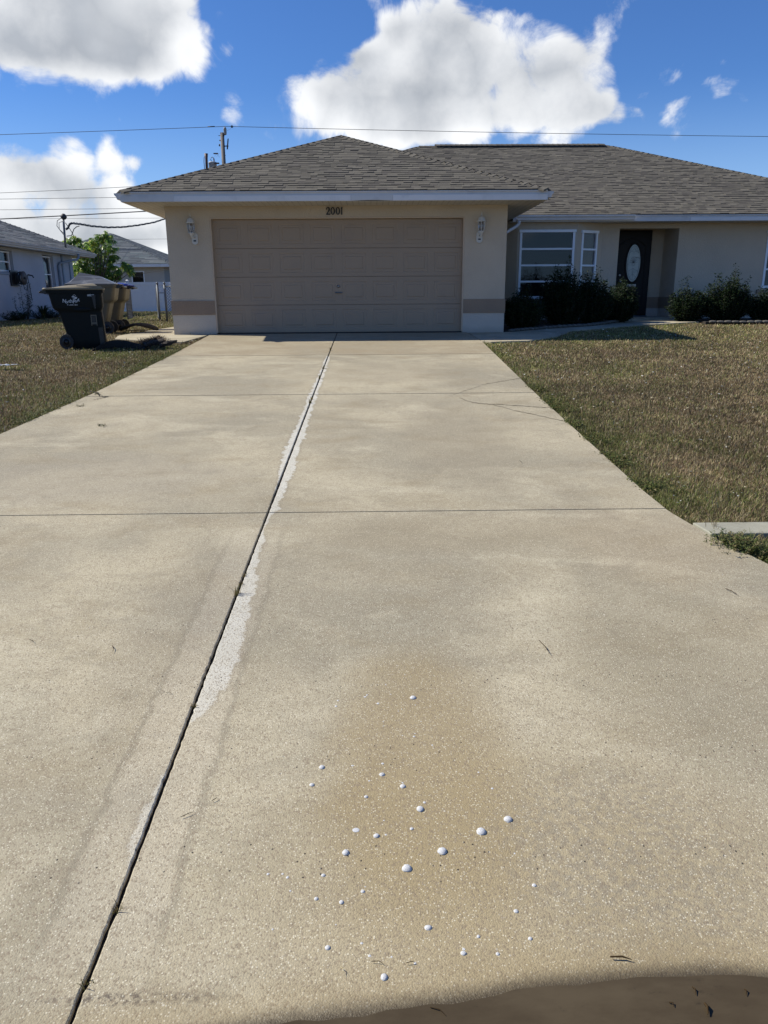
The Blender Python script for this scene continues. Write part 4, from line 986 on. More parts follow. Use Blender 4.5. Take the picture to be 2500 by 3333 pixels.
# edging stones ----------------------------------------------------------
ORD = ['first', 'second', 'third', 'fourth', 'fifth', 'sixth', 'seventh', 'eighth', 'ninth', 'tenth', 'eleventh', 'twelfth', 'thirteenth', 'fourteenth', 'fifteenth', 'sixteenth', 'seventeenth', 'eighteenth', 'nineteenth', 'twentieth', 'twenty-first', 'twenty-second', 'twenty-third', 'twenty-fourth', 'twenty-fifth', 'twenty-sixth']
def stone_row(path, n, seed, labels, group):
    rnd = random.Random(seed); pts = [Vector((x, y, 0)) for x, y in path]
    seg = [(pts[i+1]-pts[i]).length for i in range(len(pts)-1)]; tot = sum(seg)
    for k in range(n):
        s_ = tot*(k+0.5)/n; i = 0
        while s_ > seg[i]: s_ -= seg[i]; i += 1
        p = pts[i].lerp(pts[i+1], s_/seg[i]); d = (pts[i+1]-pts[i]).normalized(); ln = tot/n*0.46
        w_, h_ = 0.05, rnd.uniform(0.05, 0.065)
        b = MB(); rings = []
        for t in (-1, -0.85, -0.4, 0.1, 0.5, 0.88, 1):
            sc_ = 0.55 if abs(t) == 1 else 1.0
            rings.append([(p.x+d.x*t*ln-d.y*w_*sc_*math.cos(a), p.y+d.y*t*ln+d.x*w_*sc_*math.cos(a), G(p.x, p.y)+max(-0.02, h_*(0.45+0.55*sc_*math.sin(a))*(1-0.15*abs(t)))) for a in np.linspace(0, 2*math.pi, 10, endpoint=False)])
        b.loft(rings); o = b.build('edging_stone', M_STONE)
        tag(o, labels % ORD[k], 'edging stone', group)
stone_row([(2.75, 15.44), (3.2, 15.74), (3.8, 16.09), (4.7, 16.49), (5.5, 17.3)], 26, 3, 'small dark edging stone, %s from the garage in the row left of the entry', 'edging stones left of the entry')
stone_row([(7.4, 16.93), (9, 16.73), (11.2, 16.70)], 24, 4, 'small dark edging stone, %s from the entry in the row right of it', 'edging stones right of the entry')

# ------------------------------------------------------------------ wheelie bins
def rrect(u0, u1, w_, z, r=0.06, n=5, skew=0.0):
    pts = []
    for (cx_, cy_, a0) in ((u1-r, w_-r, 0), (u0+r, w_-r, 90), (u0+r, -w_+r, 180), (u1-r, -w_+r, 270)):
        for k in range(-1, n+2):
            a = R(a0+90*min(max(k, 0), n)/n); ex_ = 0.02 if k in (-1, n+1) else 0.0; sg_ = -1 if k == -1 else 1
            pts.append((cx_+r*math.cos(a)-sg_*ex_*math.sin(a), cy_+r*math.sin(a)+sg_*ex_*math.cos(a), z))
    return pts
def wheelie_bin(label, body, lid, loc, rz, lidtype='flat', logo=False):
    root = empty('wheelie_bin', loc, label, 'trash bin', 'trash bins parked beside the garage', rz)
    b = MB()
    secs = [(0.0, 0.36, 0.955, 0.25), (0.015, 0.345, 0.965, 0.262), (0.16, 0.29, 0.965, 0.272), (0.42, 0.22, 0.955, 0.288), (0.60, 0.17, 0.945, 0.30), (0.635, 0.155, 0.94, 0.304), (0.665, 0.10, 0.955, 0.325), (0.70, 0.075, 0.975, 0.335), (0.92, 0.03, 0.975, 0.35), (0.965, 0.02, 0.98, 0.352)]
    b.loft([rrect(u0, u1, w_, z, 0.075 if z > 0.65 else 0.06) for z, u0, u1, w_ in secs])
    bo = b.build('body', body, root)
    b = MB()
    o1 = rrect(-0.005, 1.005, 0.372, 0.935, 0.08); o2 = rrect(-0.01, 1.01, 0.378, 0.985, 0.08)
    i2 = rrect(0.03, 0.97, 0.34, 0.985, 0.07); i1 = rrect(0.03, 0.97, 0.34, 0.935, 0.07)
    b.loft([o1, o2, i2, i1, o1], cap=False, smooth=False); b.build('rim', body, root)
    # lifting bar and recesses on the near side
    for sy in (-1, 1):
        b = MB(); yy = sy*0.292
        b.box(0.745, 0.83, yy-0.012*sy, yy+0.006*sy, 0.40, 0.56); b.build('recess', M_BLACK, root)
        b = MB(); b.box(0.74, 0.835, yy, yy+0.016*sy, 0.425, 0.440); b.box(0.735, 0.745, yy, yy+0.010*sy, 0.39, 0.57); b.box(0.83, 0.84, yy, yy+0.010*sy, 0.39, 0.57); b.box(0.745, 0.83, yy, yy+0.010*sy, 0.56, 0.57)
        b.build('grab_bar', M_LID if not logo or True else body, root)
        # moulded grip bulge and vertical rib
        b = MB()
        rings = []
        for k in range(9):
            t = -1+2*k/8; q = math.sqrt(max(0.0, 1-t*t))
            rings.append([(0.60+0.17*t, sy*(0.318+0.0)+sy*0.028*q*max(0, math.cos(a)), 0.665+0.045*q*math.sin(a)) for a in np.linspace(0, 2*math.pi, 10, endpoint=False)])
        b.loft(rings); b.build('grip', body, root)
        b = MB(); b.prism([(0.79, 0.90), (0.86, 0.90), (0.845, 0.67), (0.825, 0.67)], sy*0.338, sy*0.356, 'y'); b.build('rib', M_BLACK if body == M_BIN else body, root)
        b = MB(); b.prism([(0.845, 0.36), (0.93, 0.36), (0.95, 0.03), (0.86, 0.03)], sy*0.268, sy*0.284, 'y'); b.build('rib', M_BLACK if body == M_BIN else body, root)
    # handle
    b = MB(); b.tube([(-0.01, -0.30, 0.965), (-0.09, -0.30, 0.955), (-0.115, -0.27, 0.95), (-0.115, 0.27, 0.95), (-0.09, 0.30, 0.955), (-0.01, 0.30, 0.965)], 0.019, 8)
    for sy in (-1, 1): b.prism([(-0.11, 0.975), (0.03, 0.985), (0.03, 0.93), (-0.02, 0.915), (-0.09, 0.94)], sy*0.30-0.02, sy*0.30+0.02, 'y')
    b.build('handle', M_BLACK, root)
    # wheels
    for sy in (-1, 1):
        b = MB(); y0 = sy*0.315
        pr = []
        n = 36
        for k in range(n):
            t = 2*math.pi*k/n; rr_ = 0.128 if k % 2 else 0.122; pr.append((0.255+rr_*math.cos(t), 0.125+rr_*math.sin(t)))
        b.prism(pr, y0-0.03, y0+0.03, 'y'); wh = b.build('wheel', M_RUB, root, bevel=0.005)
        b = MB(); b.lathe([(0.085, 0.0), (0.075, -0.006*1), (0.03, 0.004), (0.028, -0.015), (0.01, -0.02)] if sy < 0 else [(0.085, 0.0), (0.075, 0.006), (0.03, -0.004), (0.028, 0.015), (0.01, 0.02)], (0.255, y0+sy*0.031, 0.125), 20, 'y')
        b.build('hub', M_BLACK, wh)
    b = MB(); b.tube([(0.255, -0.33, 0.125), (0.255, 0.33, 0.125)], 0.012, 8); b.build('axle', M_GALV, root)
    # lid
    b = MB()
    if lidtype == 'flat':
        rings = [rrect(-0.05, 1.02, 0.385, 0.985, 0.07), rrect(-0.055, 1.025, 0.39, 1.005, 0.07), rrect(-0.05, 1.02, 0.385, 1.018, 0.07)]
        b.loft(rings)
        def slopez(x): return 1.018+float(np.interp(x, [0.0, 0.16, 0.2, 0.55, 0.84, 0.90, 1.0], [0.0, 0.008, 0.02, 0.065, 0.07, 0.02, 0.0]))
        rs = []
        for (x0, x1, w_, f_) in ((0.0, 1.0, 0.365, 0.0), (0.03, 0.975, 0.335, 0.5), (0.10, 0.93, 0.28, 1.0), (0.2, 0.86, 0.17, 1.08)):
            rr_ = rrect(x0, x1, w_, 0, 0.06); rs.append([(p[0], p[1], 1.016+(slopez(p[0])-1.016)*f_+0.001) for p in rr_])
        b.loft(rs)
        b.prism([(0.55, 1.055), (0.97, 1.05), (1.02, 1.012), (0.55, 1.045)], -0.392, -0.378, 'y')
    elif lidtype == 'peak':
        zz = lambda x: 1.018+float(np.interp(x, [0.0, 0.25, 0.68, 0.9, 1.0], [0.0, 0.10, 0.27, 0.06, 0.0]))
        rs = [rrect(-0.03, 1.02, 0.385, 0.985, 0.07), rrect(-0.035, 1.025, 0.39, 1.012, 0.07)]
        for (x0, x1, w_, f_) in ((0.0, 1.0, 0.365, 0.05), (0.06, 0.95, 0.30, 0.6), (0.2, 0.86, 0.18, 0.95), (0.3, 0.8, 0.08, 1.05)):
            rr_ = rrect(x0, x1, w_, 0, 0.04); rs.append([(p[0], p[1], 1.014+(zz(p[0])-1.014)*f_) for p in rr_])
        b.loft(rs, smooth=False)
    else:
        rs = [rrect(-0.03, 1.02, 0.385, 0.985, 0.07), rrect(-0.035, 1.025, 0.39, 1.01, 0.07), rrect(0.02, 0.98, 0.35, 1.035, 0.07), rrect(0.15, 0.88, 0.25, 1.05, 0.07)]
        b.loft(rs)
    li = b.build('lid', lid, root)
    for sy in (-0.27, -0.17, 0.17, 0.27):
        b = MB(); b.tube([(-0.05, sy-0.03, 0.995), (-0.05, sy+0.03, 0.995)], 0.018, 8); b.build('hinge', lid, li)
    if logo:
        yl = -0.352
        b = MB()
        word = [('N', 0.30, 0.775, 0.088, -8), ('o', 0.342, 0.765, 0.070, 5), ('r', 0.372, 0.772, 0.072, 0), ('t', 0.397, 0.775, 0.082, 8), ('h', 0.428, 0.776, 0.082, 0), ('P', 0.472, 0.765, 0.094, -4), ('o', 0.508, 0.778, 0.070, 6), ('r', 0.537, 0.786, 0.072, 0), ('t', 0.562, 0.796, 0.088, 10)]
        for ch, x, z, s_, an in word:
            vs, fs = text_mesh(ch, s_, 0.0008); ca, sa = math.cos(R(an)), math.sin(R(an))
            b.add([(x+vx*ca-vy*sa, yl-0.004-vz, z+vx*sa+vy*ca) for vx, vy, vz in vs], fs)
        for k, ch in enumerate('FLORIDA'):
            vs, fs = text_mesh(ch, 0.034, 0.0008); b.add([(0.352+k*0.028+vx, yl-0.001-vz, 0.728+vy) for vx, vy, vz in vs], fs)
        # emblem: low sun over two waves
        yy = yl-0.0065
        def blob(cx_, cz_, rx_, rz_, a0=0, a1=360):
            pts = [(cx_+rx_*math.cos(R(a)), cz_+rz_*math.sin(R(a))) for a in np.linspace(a0, a1, 16)]
            b.prism(pts, yy, yy+0.002, 'y')
        stroke(b, [(0.44+0.012*k, 0.868+0.010*math.sin(k*0.75)) for k in range(9)], [0.004, 0.012, 0.017, 0.017, 0.013, 0.016, 0.017, 0.012, 0.003], yy, yy+0.002)
        stroke(b, [(0.45+0.012*k, 0.848+0.008*math.sin(k*0.8+1.2)) for k in range(8)], [0.003, 0.010, 0.013, 0.011, 0.013, 0.013, 0.009, 0.003], yy, yy+0.002)
        stroke(b, [(0.462+0.026*(1-math.cos(R(a)))+0.0, 0.878+0.026*math.sin(R(a))) for a in range(0, 181, 20)], [0.005]*10, yy, yy+0.002)
        b.build('printed_logo', M_PRINT, bo)
        b = MB(); b.box(0.715, 0.845, -0.3535, -0.350, 0.875, 0.877); rn = random.Random(4); x = 0.72
        while x < 0.84:
            w_ = rn.uniform(0.006, 0.013); b.box(x, x+w_, -0.354, -0.350, 0.886, 0.886+rn.choice((0.02, 0.024, 0.03))); x += w_+0.003
        b.build('serial_plate', M_PRINT, bo)
    return root
p = inv(346, 1125, Y=13.42)
_a = R(17); _c = inv(347, 1124, Y=13.60)
b1 = wheelie_bin('dark green bin with tan lid and white city lettering, nearest of the three', M_BIN, M_LID, (_c.x-(0.87*math.cos(_a)+0.27*math.sin(_a)), 13.60-(0.87*math.sin(_a)-0.27*math.cos(_a)), G(-5, 13.6)-0.03), _a, 'flat', True); b1.scale = (0.9, 1.0, 1.0)
p = inv(372, 1080, Y=16.3)
wheelie_bin('khaki bin with peaked grey lid, standing behind the dark green bin', M_BINT, M_LIDG, (p.x+0.04, 16.75, -0.02), R(190), 'peak')
p = inv(410, 1072, Y=17.6)
wheelie_bin('khaki bin with blue lid, farthest of the three', M_BINT, M_LIDB, (p.x+0.02, 18.1, -0.02), R(188), 'low')

# rubber mat, edging strip and dug-up debris ------------------------------
b = MB(); c = inv(450, 1078, plane=(0, 0)); rings = []
cx_, cy_ = -5.02, 16.75
n = 28
vs = [(cx_, cy_, 0.155)]
R_ = 0.40
for j, rr_ in enumerate((0.33, 0.66, 1.0)):
    for k in range(n):
        t = 2*math.pi*k/n; x = R_*rr_*math.cos(t); y = R_*rr_*math.sin(t)*0.9
        vs.append((cx_+x, cy_+y, 0.145*(1-(x/R_)**2)*0.95+0.025-0.02*abs(math.sin(t))*rr_))
fs = [(0, 1+k, 1+(k+1) % n) for k in range(n)]
for j in range(2):
    for k in range(n): fs.append((1+j*n+k, 1+(j+1)*n+k, 1+(j+1)*n+(k+1) % n, 1+j*n+(k+1) % n))
b.add(vs, fs, smooth=True)
M_MAT = mat('grey_rubber_mat', (0.028, 0.025, 0.022), 0.95, var=0.4, vscale=8, bump=0.7, bscale=50, spec=0.15)
o = b.build('rubber_mat', M_MAT); so = o.modifiers.new('s', 'SOLIDIFY'); so.thickness = 0.03; so.offset = 1
tag(o, 'dark bowed rubber mat lying on the grass behind the bins', 'mat')
b = MB(); path = [inv(px, py, plane=PL) for px, py in ((303, 1141), (330, 1134), (365, 1128), (400, 1127), (440, 1130), (475, 1134))]
n = len(path); vs = []
for i, q in enumerate(path):
    t = i/(n-1); hh = 0.02+0.11*math.sin(math.pi*min(1, t*1.05))**0.8
    vs += [(q.x, q.y-0.06, G(q.x, q.y)-0.02), (q.x, q.y-0.03, G(q.x, q.y)+hh*0.8), (q.x, q.y+0.05, G(q.x, q.y)+hh), (q.x, q.y+0.16, G(q.x, q.y)+hh*0.55)]
b.add(vs, [(i*4+k, i*4+k+1, i*4+5+k, i*4+4+k) for i in range(n-1) for k in range(3)], smooth=True)
o = b.build('edging_strip', M_MAT); so = o.modifiers.new('s', 'SOLIDIFY'); so.thickness = 0.012; ss2 = o.modifiers.new('d', 'SUBSURF'); ss2.levels = 2; ss2.render_levels = 2
tag(o, 'dark curved strip of torn-up rubber edging lying in the grass by the driveway', 'edging strip')
rnd = random.Random(77)
b = MB(); BR_ = [(0.10, 0.06, 0.035), (0.16, 0.11, 0.07), (0.06, 0.038, 0.026), (0.21, 0.16, 0.10), (0.04, 0.028, 0.022)]
for k in range(2600):
    px_ = rnd.gauss(505, 22)-10*rnd.random(); py_ = 1121-rnd.random()*9
    q = inv(min(max(px_, 440), 556), py_, plane=PL)
    hgt = 0.11*math.exp(-((px_-522)/26.0)**2)+0.05*math.exp(-((px_-475)/25.0)**2)
    z = G(q.x, q.y)+rnd.random()*hgt
    d = Vector((rnd.gauss(0, 1), rnd.gauss(0, 1), rnd.gauss(0, 0.6))).normalized(); L = rnd.uniform(0.03, 0.10); W_ = rnd.uniform(0.004, 0.016)
    leaf(b, Vector((q.x, q.y, z)), d, L, W_, rnd.choice(BR_), rnd, droop=0)
tag(b.build('plant_debris', M_MULCH, fix=False), 'heap of brown dead roots and leaves beside the driveway corner', 'debris')
for k, (px_, py_, sc_, lab) in enumerate(((505, 1128, 0.17, 'long dark torn bark chunk in the debris heap'), (548, 1130, 0.15, 'upright dark torn bark chunk at the right end of the debris heap'), (478, 1132, 0.12, 'small dark bark chunk at the left of the debris heap'))):
    q = inv(px_, py_, plane=PL); b = MB(); rings = []; rn = random.Random(k+5)
    for i in range(7):
        t = i/6; rr_ = sc_*0.32*(0.5+0.6*math.sin(math.pi*(0.15+0.75*t)))
        ctr = Vector((q.x-sc_+2*sc_*t, q.y+0.03*rn.gauss(0, 1), G(q.x, q.y)+0.03+0.03*i*(0.8 if k != 1 else 0.9)*sc_*3))
        rings.append([tuple(ctr+Vector((rn.gauss(0, 0.012), rr_*math.cos(a), rr_*0.8*math.sin(a)+rn.gauss(0, 0.008)))) for a in np.linspace(0, 2*math.pi, 8, endpoint=False)])
    b.loft(rings, smooth=False)
    tag(b.build('bark_chunk', mat('dark_bark', (0.035, 0.028, 0.024), 0.95, var=0.4, vscale=15, bump=0.8, bscale=40, bdist=0.01)), lab, 'bark chunk', 'bark chunks in the debris heap')

# ------------------------------------------------------------------ left neighbour
NR = [(0.125, 0.135, 0.145), (0.15, 0.16, 0.17), (0.10, 0.11, 0.12), (0.175, 0.18, 0.185), (0.13, 0.15, 0.155)]
nb = empty('house', (-18.5, 27, 0), 'pale blue stucco house with grey roof at the left edge', 'house'); NO = (-18.5, 27, 0)
def N(mb, name, m, parent=None, **kw): return mb.build(name, m, parent or nb, off=NO, **kw)
b = MB(); WX = -12.9
def wallx(bb, x0, x1, y0, y1, z0, z1, holes):
    ys_ = sorted(set([y0, y1]+[h[0] for h in holes]+[h[1] for h in holes]))
    for a, c in zip(ys_, ys_[1:]):
        hs = [h for h in holes if h[0] <= a and h[1] >= c]
        zz = z0
        for h in sorted(hs, key=lambda h: h[2]):
            bb.box(x0, x1, a, c, zz, h[2]); zz = h[3]
        bb.box(x0, x1, a, c, zz, z1)
holes = [(27.5, 28.75, 1.62, 2.36), (31.35, 32.35, 0.95, 2.36), (23.0, 24.3, 1.2, 2.36)]
wallx(b, WX-0.25, WX, 20, 34.4, -0.2, 2.56, holes)
b.box(-24.0, WX-0.25, 34.2, 34.4, -0.2, 2.56); b.box(-24.0, WX-0.25, 20, 20.2, -0.2, 2.56); b.box(-24.0, -23.8, 20.2, 34.2, -0.2, 2.56)
N(b, 'wall', M_NWALL)
for (y0, y1, z0, z1) in holes:
    rws = 2
    window_local(y1-y0-0.06, z0+0.04, z1-0.03, rws, (WX-0.13, y0+0.03), R(90), parent=nb, off=NO, header=0.05, fr=0.05)
    bb = MB(); bb.box(WX-0.14, WX+0.03, y0-0.06, y1+0.08, z0-0.10, z0+0.0); N(bb, 'sill', mat('grey_blue_sill', (0.26, 0.31, 0.37), 0.8, var=0.1), bevel=0.01)
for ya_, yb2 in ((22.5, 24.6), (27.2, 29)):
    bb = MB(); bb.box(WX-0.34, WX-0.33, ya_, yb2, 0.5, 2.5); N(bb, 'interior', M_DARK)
bb = MB(); bb.box(WX-0.30, WX-0.29, 31.3, 32.4, 1.6, 2.4); N(bb, 'curtain', M_CURT)
rbn = MB(); hip_roof(rbn, -24.5, -12.4, 19.4, 35.8, 2.62, 80, NR, 'rfb', tab=(0.3, 0.9))
N(rbn, 'roof', M_SHINGLE, fix=False)
bb = MB(); ygutter(bb, -12.4, 1, 19.4, 35.8, 2.60); N(bb, 'gutter', M_WHITE2)
bb = MB(); bb.box(-12.43, -12.4, 19.4, 35.8, 2.44, 2.60); bb.box(-24.4, -12.43, 35.77, 35.8, 2.44, 2.60); bb.box(-24.4, -12.43, 19.4, 19.43, 2.44, 2.60); N(bb, 'fascia', M_WHITE2)
bb = MB(); bb.box(-12.9+0.001, -12.431, 19.5, 35.7, 2.442, 2.45); bb.box(-24.3, -12.9, 34.401, 35.7, 2.442, 2.45); N(bb, 'soffit', M_SOFFIT)
M_NTRIM = mat('blue_grey_pipe', (0.23, 0.28, 0.34), 0.5, var=0.1)
bb = MB(); bb.tube([(-12.32, 33.6, 2.5), (-12.32, 33.6, 2.36), (-12.36, 33.5, 2.28), (-12.80, 32.75, 2.10), (-12.84, 32.7, 2.02), (-12.84, 32.7, 0.1)], 0.05, 8); N(bb, 'downspout', M_NTRIM)
bb = MB(); bb.box(-12.9, -12.85, 33.15, 33.27, 0.1, 2.44); N(bb, 'conduit', M_NTRIM)
bb = MB(); bb.box(-12.9, -12.86, 33.95, 34.03, 0.1, 2.2); N(bb, 'conduit', M_NTRIM)
# service mast with weatherhead
mp = inv(212, 792, Y=33.2); mt = inv(206, 708, Y=33.2)
mast = empty('service_mast', (mp.x, 33.2, mp.z), 'thin dark service mast rising through the blue house roof', 'service mast')
MO = (mp.x, 33.2, mp.z)
bb = MB(); bb.tube([(mp.x, 33.2, mp.z-0.25), (mt.x, 33.2, mt.z)], 0.045, 8); bb.build('pipe', M_GALV, mast, off=MO)
bb = MB(); bb.lathe([(0.05, -0.08), (0.10, -0.04), (0.13, 0.02), (0.10, 0.10), (0.04, 0.15)], (mt.x+0.02, 33.2, mt.z), 12); bb.build('weatherhead', M_WIRE, mast, off=MO)
bb = MB()
x, z = mt.x, mt.z
bb.tube([(x-0.08, 33.2, z-0.02), (x-0.26, 33.2, z-0.12), (x-0.30, 33.2, z-0.32), (x-0.18, 33.2, z-0.5), (x-0.02, 33.2, z-0.72)], 0.014, 5)
bb.tube([(x-0.05, 33.2, z-0.15), (x-0.2, 33.2, z-0.2), (x-0.22, 33.2, z-0.45), (x-0.04, 33.2, z-0.62)], 0.012, 5)
bb.tube([(x+0.06, 33.2, z-0.2), (x+0.2, 33.2, z-0.42), (x+0.3, 33.2, z-0.6), (x+0.34, 33.2, z-0.74)], 0.014, 5)
bb.tube([(x+0.05, 33.2, z-0.72), (x+0.25, 33.2, z-0.70), (x+0.38, 33.2, z-0.45), (x+0.5, 33.2, z-0.36), (x+0.62, 33.2, z-0.33)], 0.018, 5)
bb.build('loop_wire', M_WIRE, mast, off=MO)

# hose reel on the neighbour's wall
hc = inv(66, 905, X=-12.72)
reel = empty('hose_reel', (hc.x, hc.y, hc.z), 'dark wall mounted hose reel on the pale blue house wall', 'hose reel'); HC = tuple(hc)
bb = MB(); bb.box(-12.898, -12.84, hc.y-0.45, hc.y+0.15, hc.z-0.28, hc.z+0.26); bb.build('bracket', M_BLACK, reel, off=HC, bevel=0.01)
bb = MB()
for k in range(9):
    rr_ = 0.20+0.012*(k % 4); xo = -12.80+0.022*k
    bb.tube([(xo, hc.y+0.08+rr_*math.cos(a)*1.1, hc.z+rr_*math.sin(a)*0.95) for a in np.linspace(0, 2*math.pi, 26)], 0.014, 6, cap=False)
bb.tube([(-12.65, hc.y+0.05, hc.z-0.2), (-12.62, hc.y+0.0, hc.z-0.38), (-12.62, hc.y+0.25, hc.z-0.42), (-12.64, hc.y+0.36, hc.z-0.2)], 0.014, 6)
bb.tube([(-12.64, hc.y+0.42, hc.z+0.12), (-12.63, hc.y+0.47, hc.z-0.2), (-12.62, hc.y+0.52, hc.z-0.8)], 0.014, 6)
M_HOSE = mat('hose_rubber', (0.035, 0.04, 0.045), 0.45, var=0.4, vscale=6)
bb.build('hose', M_HOSE, reel, off=HC)
bb = MB(); bb.lathe([(0.24, 0), (0.24, 0.012), (0.05, 0.02)], (-12.62, hc.y+0.08, hc.z), 24, 'x'); bb.lathe([(0.05, 0), (0.04, 0.05)], (-12.60, hc.y+0.08, hc.z), 10, 'x'); bb.build('drum_plate', mat('drum_plate', (0.07, 0.06, 0.055), 0.6), reel, off=HC)
bb = MB(); bb.tube([(-12.60, hc.y+0.40, hc.z+0.12), (-12.54, hc.y+0.62, hc.z+0.10), (-12.50, hc.y+0.62, hc.z+0.02)], 0.025, 6); bb.build('crank', M_BLACK, reel, off=HC)

GR2 = [(0.05, 0.075, 0.03), (0.035, 0.055, 0.025), (0.075, 0.095, 0.045), (0.03, 0.04, 0.02)]
def strap_plant(label, x, y, h, n, seed, group='plants along the blue house wall'):
    root = empty('strap_leaf_plant', (x, y, G(x, y)-0.03), label, 'plant', group); rnd = random.Random(seed); b = MB()
    for k in range(n):
        a = rnd.random()*2*math.pi; L = h*rnd.uniform(0.7, 1.2); out = rnd.uniform(0.15, 0.7)*L; w_ = rnd.uniform(0.012, 0.022)
        d = Vector((math.cos(a), math.sin(a), 0)); s = Vector((-d.y, d.x, 0)); c = rnd.choice(GR2); q = rnd.uniform(0.8, 1.4)
        pts = [d*(out*t*t+0.04)+Vector((0, 0, L*(t-0.42*t**2.6))) for t in np.linspace(0, 1, 6)]
        vs = []
        for i, pt in enumerate(pts): ww = w_*(1-(i/5)**2)+0.001; vs += [pt-s*ww, pt+s*ww]
        b.add(vs, [(2*i, 2*i+1, 2*i+3, 2*i+2) for i in range(5)], tuple(v*q for v in c))
    b.build('foliage', M_LEAF, root, fix=False); return root
strap_plant('arching strap leaf clump below the hose reel', -12.0, 28.6, 0.75, 90, 1)
strap_plant('arching strap leaf clump behind the dark bin handle', -11.9, 30.6, 0.7, 80, 2)
strap_plant('short strap leaf clump at the left edge by the blue wall', -12.1, 27.1, 0.45, 50, 3)
shrub('shrub', 'wispy grey green shrub in front of the hose reel', -12.35, 27.9, 0.35, 0.25, 1.45, 16, 21, GR2, 'plants along the blue house wall', (0.04, 0.08), 0.3, 34)
shrub('shrub', 'thin twiggy bush between the reel and the dark bin', -12.2, 31.2, 0.4, 0.4, 0.95, 14, 22, GR2, 'plants along the blue house wall', (0.04, 0.07), 0.3, 26)
shrub('shrub', 'low dark ground bush along the foot of the blue wall', -12.15, 29.2, 0.45, 1.6, 0.35, 70, 23, GREENS, 'plants along the blue house wall', (0.04, 0.07), 0.3, 24)
shrub('shrub', 'low dark bush at the left edge of the photo', -12.2, 26.7, 0.4, 0.8, 0.32, 50, 24, GREENS, 'plants along the blue house wall', (0.04, 0.07), 0.3, 24)

# ------------------------------------------------------------------ mango tree
M_MANGO = mat('mango_leaf', rough=0.32, attr='Col', transl=0.5, spec=0.6)
def mango():
    tx, ty = -13.2, 38.2; root = empty('mango_tree', (tx, ty, 0), 'leafy mango tree behind the blue house', 'tree'); rnd = random.Random(11); TO = (tx, ty, 0)
    tb, lb = MB(), MB()
    tb.tube([(tx, ty, -0.1), (tx+0.03, ty, 0.5), (tx-0.05, ty, 1.1)], [0.11, 0.09, 0.08], 8)
    cl = []
    def cpx(px, py, dy=0): v = inv(px, py, Y=ty+dy); return (v.x, ty+dy, v.z)
    spots = [(222, 790, 17), (245, 780, 15), (270, 812, 26), (300, 795, 20), (322, 780, 18), (333, 770, 15), (352, 768, 17), (362, 800, 22), (345, 830, 28), (300, 845, 30), (262, 850, 28), (250, 880, 24), (290, 890, 28), (330, 880, 28), (355, 865, 20), (375, 838, 10), (404, 860, 13), (420, 872, 13), (380, 895, 12), (240, 820, 18), (425, 885, 9), (312, 820, 24), (360, 900, 18), (235, 900, 16), (385, 880, 12)]
    for (px, py, rr_) in spots:
        for kk in range(2):
            c = Vector(cpx(px, py, rnd.uniform(-0.8, 0.9))); r_ = rr_*38/2450
            b0 = Vector((tx-0.05, ty, 1.0)); tb.tube([b0, b0.lerp(c, 0.5)+Vector((0, 0, -0.1)), c], [0.045, 0.025, 0.01], 5)
            nW = int(rr_*0.75)
            for j in range(nW):
                d = Vector((rnd.gauss(0, 1), rnd.gauss(0, 1), rnd.gauss(0, 1))).normalized()*r_*rnd.random()**0.4; q = c+d
                fresh = rnd.random() < 0.28
                for l in range(13):
                    a = 2*math.pi*l/13+rnd.random()*0.4; dd_ = Vector((math.cos(a), math.sin(a), rnd.uniform(-1.0, 0.25)))
                    cc = rnd.choice([(0.26, 0.32, 0.05), (0.20, 0.27, 0.04), (0.32, 0.33, 0.07)]) if fresh else rnd.choice([(0.07, 0.13, 0.022), (0.10, 0.165, 0.028), (0.05, 0.09, 0.018), (0.13, 0.20, 0.035)])
                    leaf(lb, q, dd_, rnd.uniform(0.13, 0.2), 0.042, tuple(v*rnd.uniform(1.5, 2.3) for v in cc), rnd, droop=0.55)
    tb.build('trunk', M_BARK, root, off=TO, fix=False); lb.build('crown', M_MANGO, root, off=TO, fix=False)
mango()

# ------------------------------------------------------------------ vinyl fence, chain link
FYY = 43.0
fe = empty('vinyl_fence', (-12, FYY, -0.1), 'white vinyl privacy fence across the back of the yards', 'fence'); FO = (-12, FYY, -0.1)
zt, zb = inv(500, 918, Y=FYY).z, -0.1
pxs = [inv(417, 950, Y=FYY).x+2.44*k for k in range(-4, 8)]
for a, c in zip(pxs, pxs[1:]):
    b = MB(); 
    n = 15
    for k in range(n):
        xa = a+0.07+(c-a-0.14)*k/n; xb = a+0.07+(c-a-0.14)*(k+1)/n
        b.box(xa+0.003, xb-0.003, FYY-0.012, FYY+0.012, zb+0.1, zt-0.08)
    b.box(a+0.07, c-0.07, FYY-0.006, FYY+0.006, zb+0.1, zt-0.08)
    b.build('panel', M_FENCE, fe, off=FO)
    b = MB(); b.box(a+0.065, c-0.065, FYY-0.03, FYY+0.03, zt-0.16, zt); b.box(a+0.065, c-0.065, FYY-0.03, FYY+0.03, zb+0.03, zb+0.16); b.build('rail', M_FENCE, fe, off=FO)
for a in pxs:
    b = MB(); b.box(a-0.065, a+0.065, FYY-0.065, FYY+0.065, zb, zt+0.06); b.box(a-0.08, a+0.08, FYY-0.08, FYY+0.08, zt+0.06, zt+0.09)
    b.add([(a-0.075, FYY-0.075, zt+0.09), (a+0.075, FYY-0.075, zt+0.09), (a+0.075, FYY+0.075, zt+0.09), (a-0.075, FYY+0.075, zt+0.09), (a, FYY, zt+0.14)], [(0, 1, 4), (1, 2, 4), (2, 3, 4), (3, 0, 4)])
    b.build('post', M_FENCE, fe, off=FO)
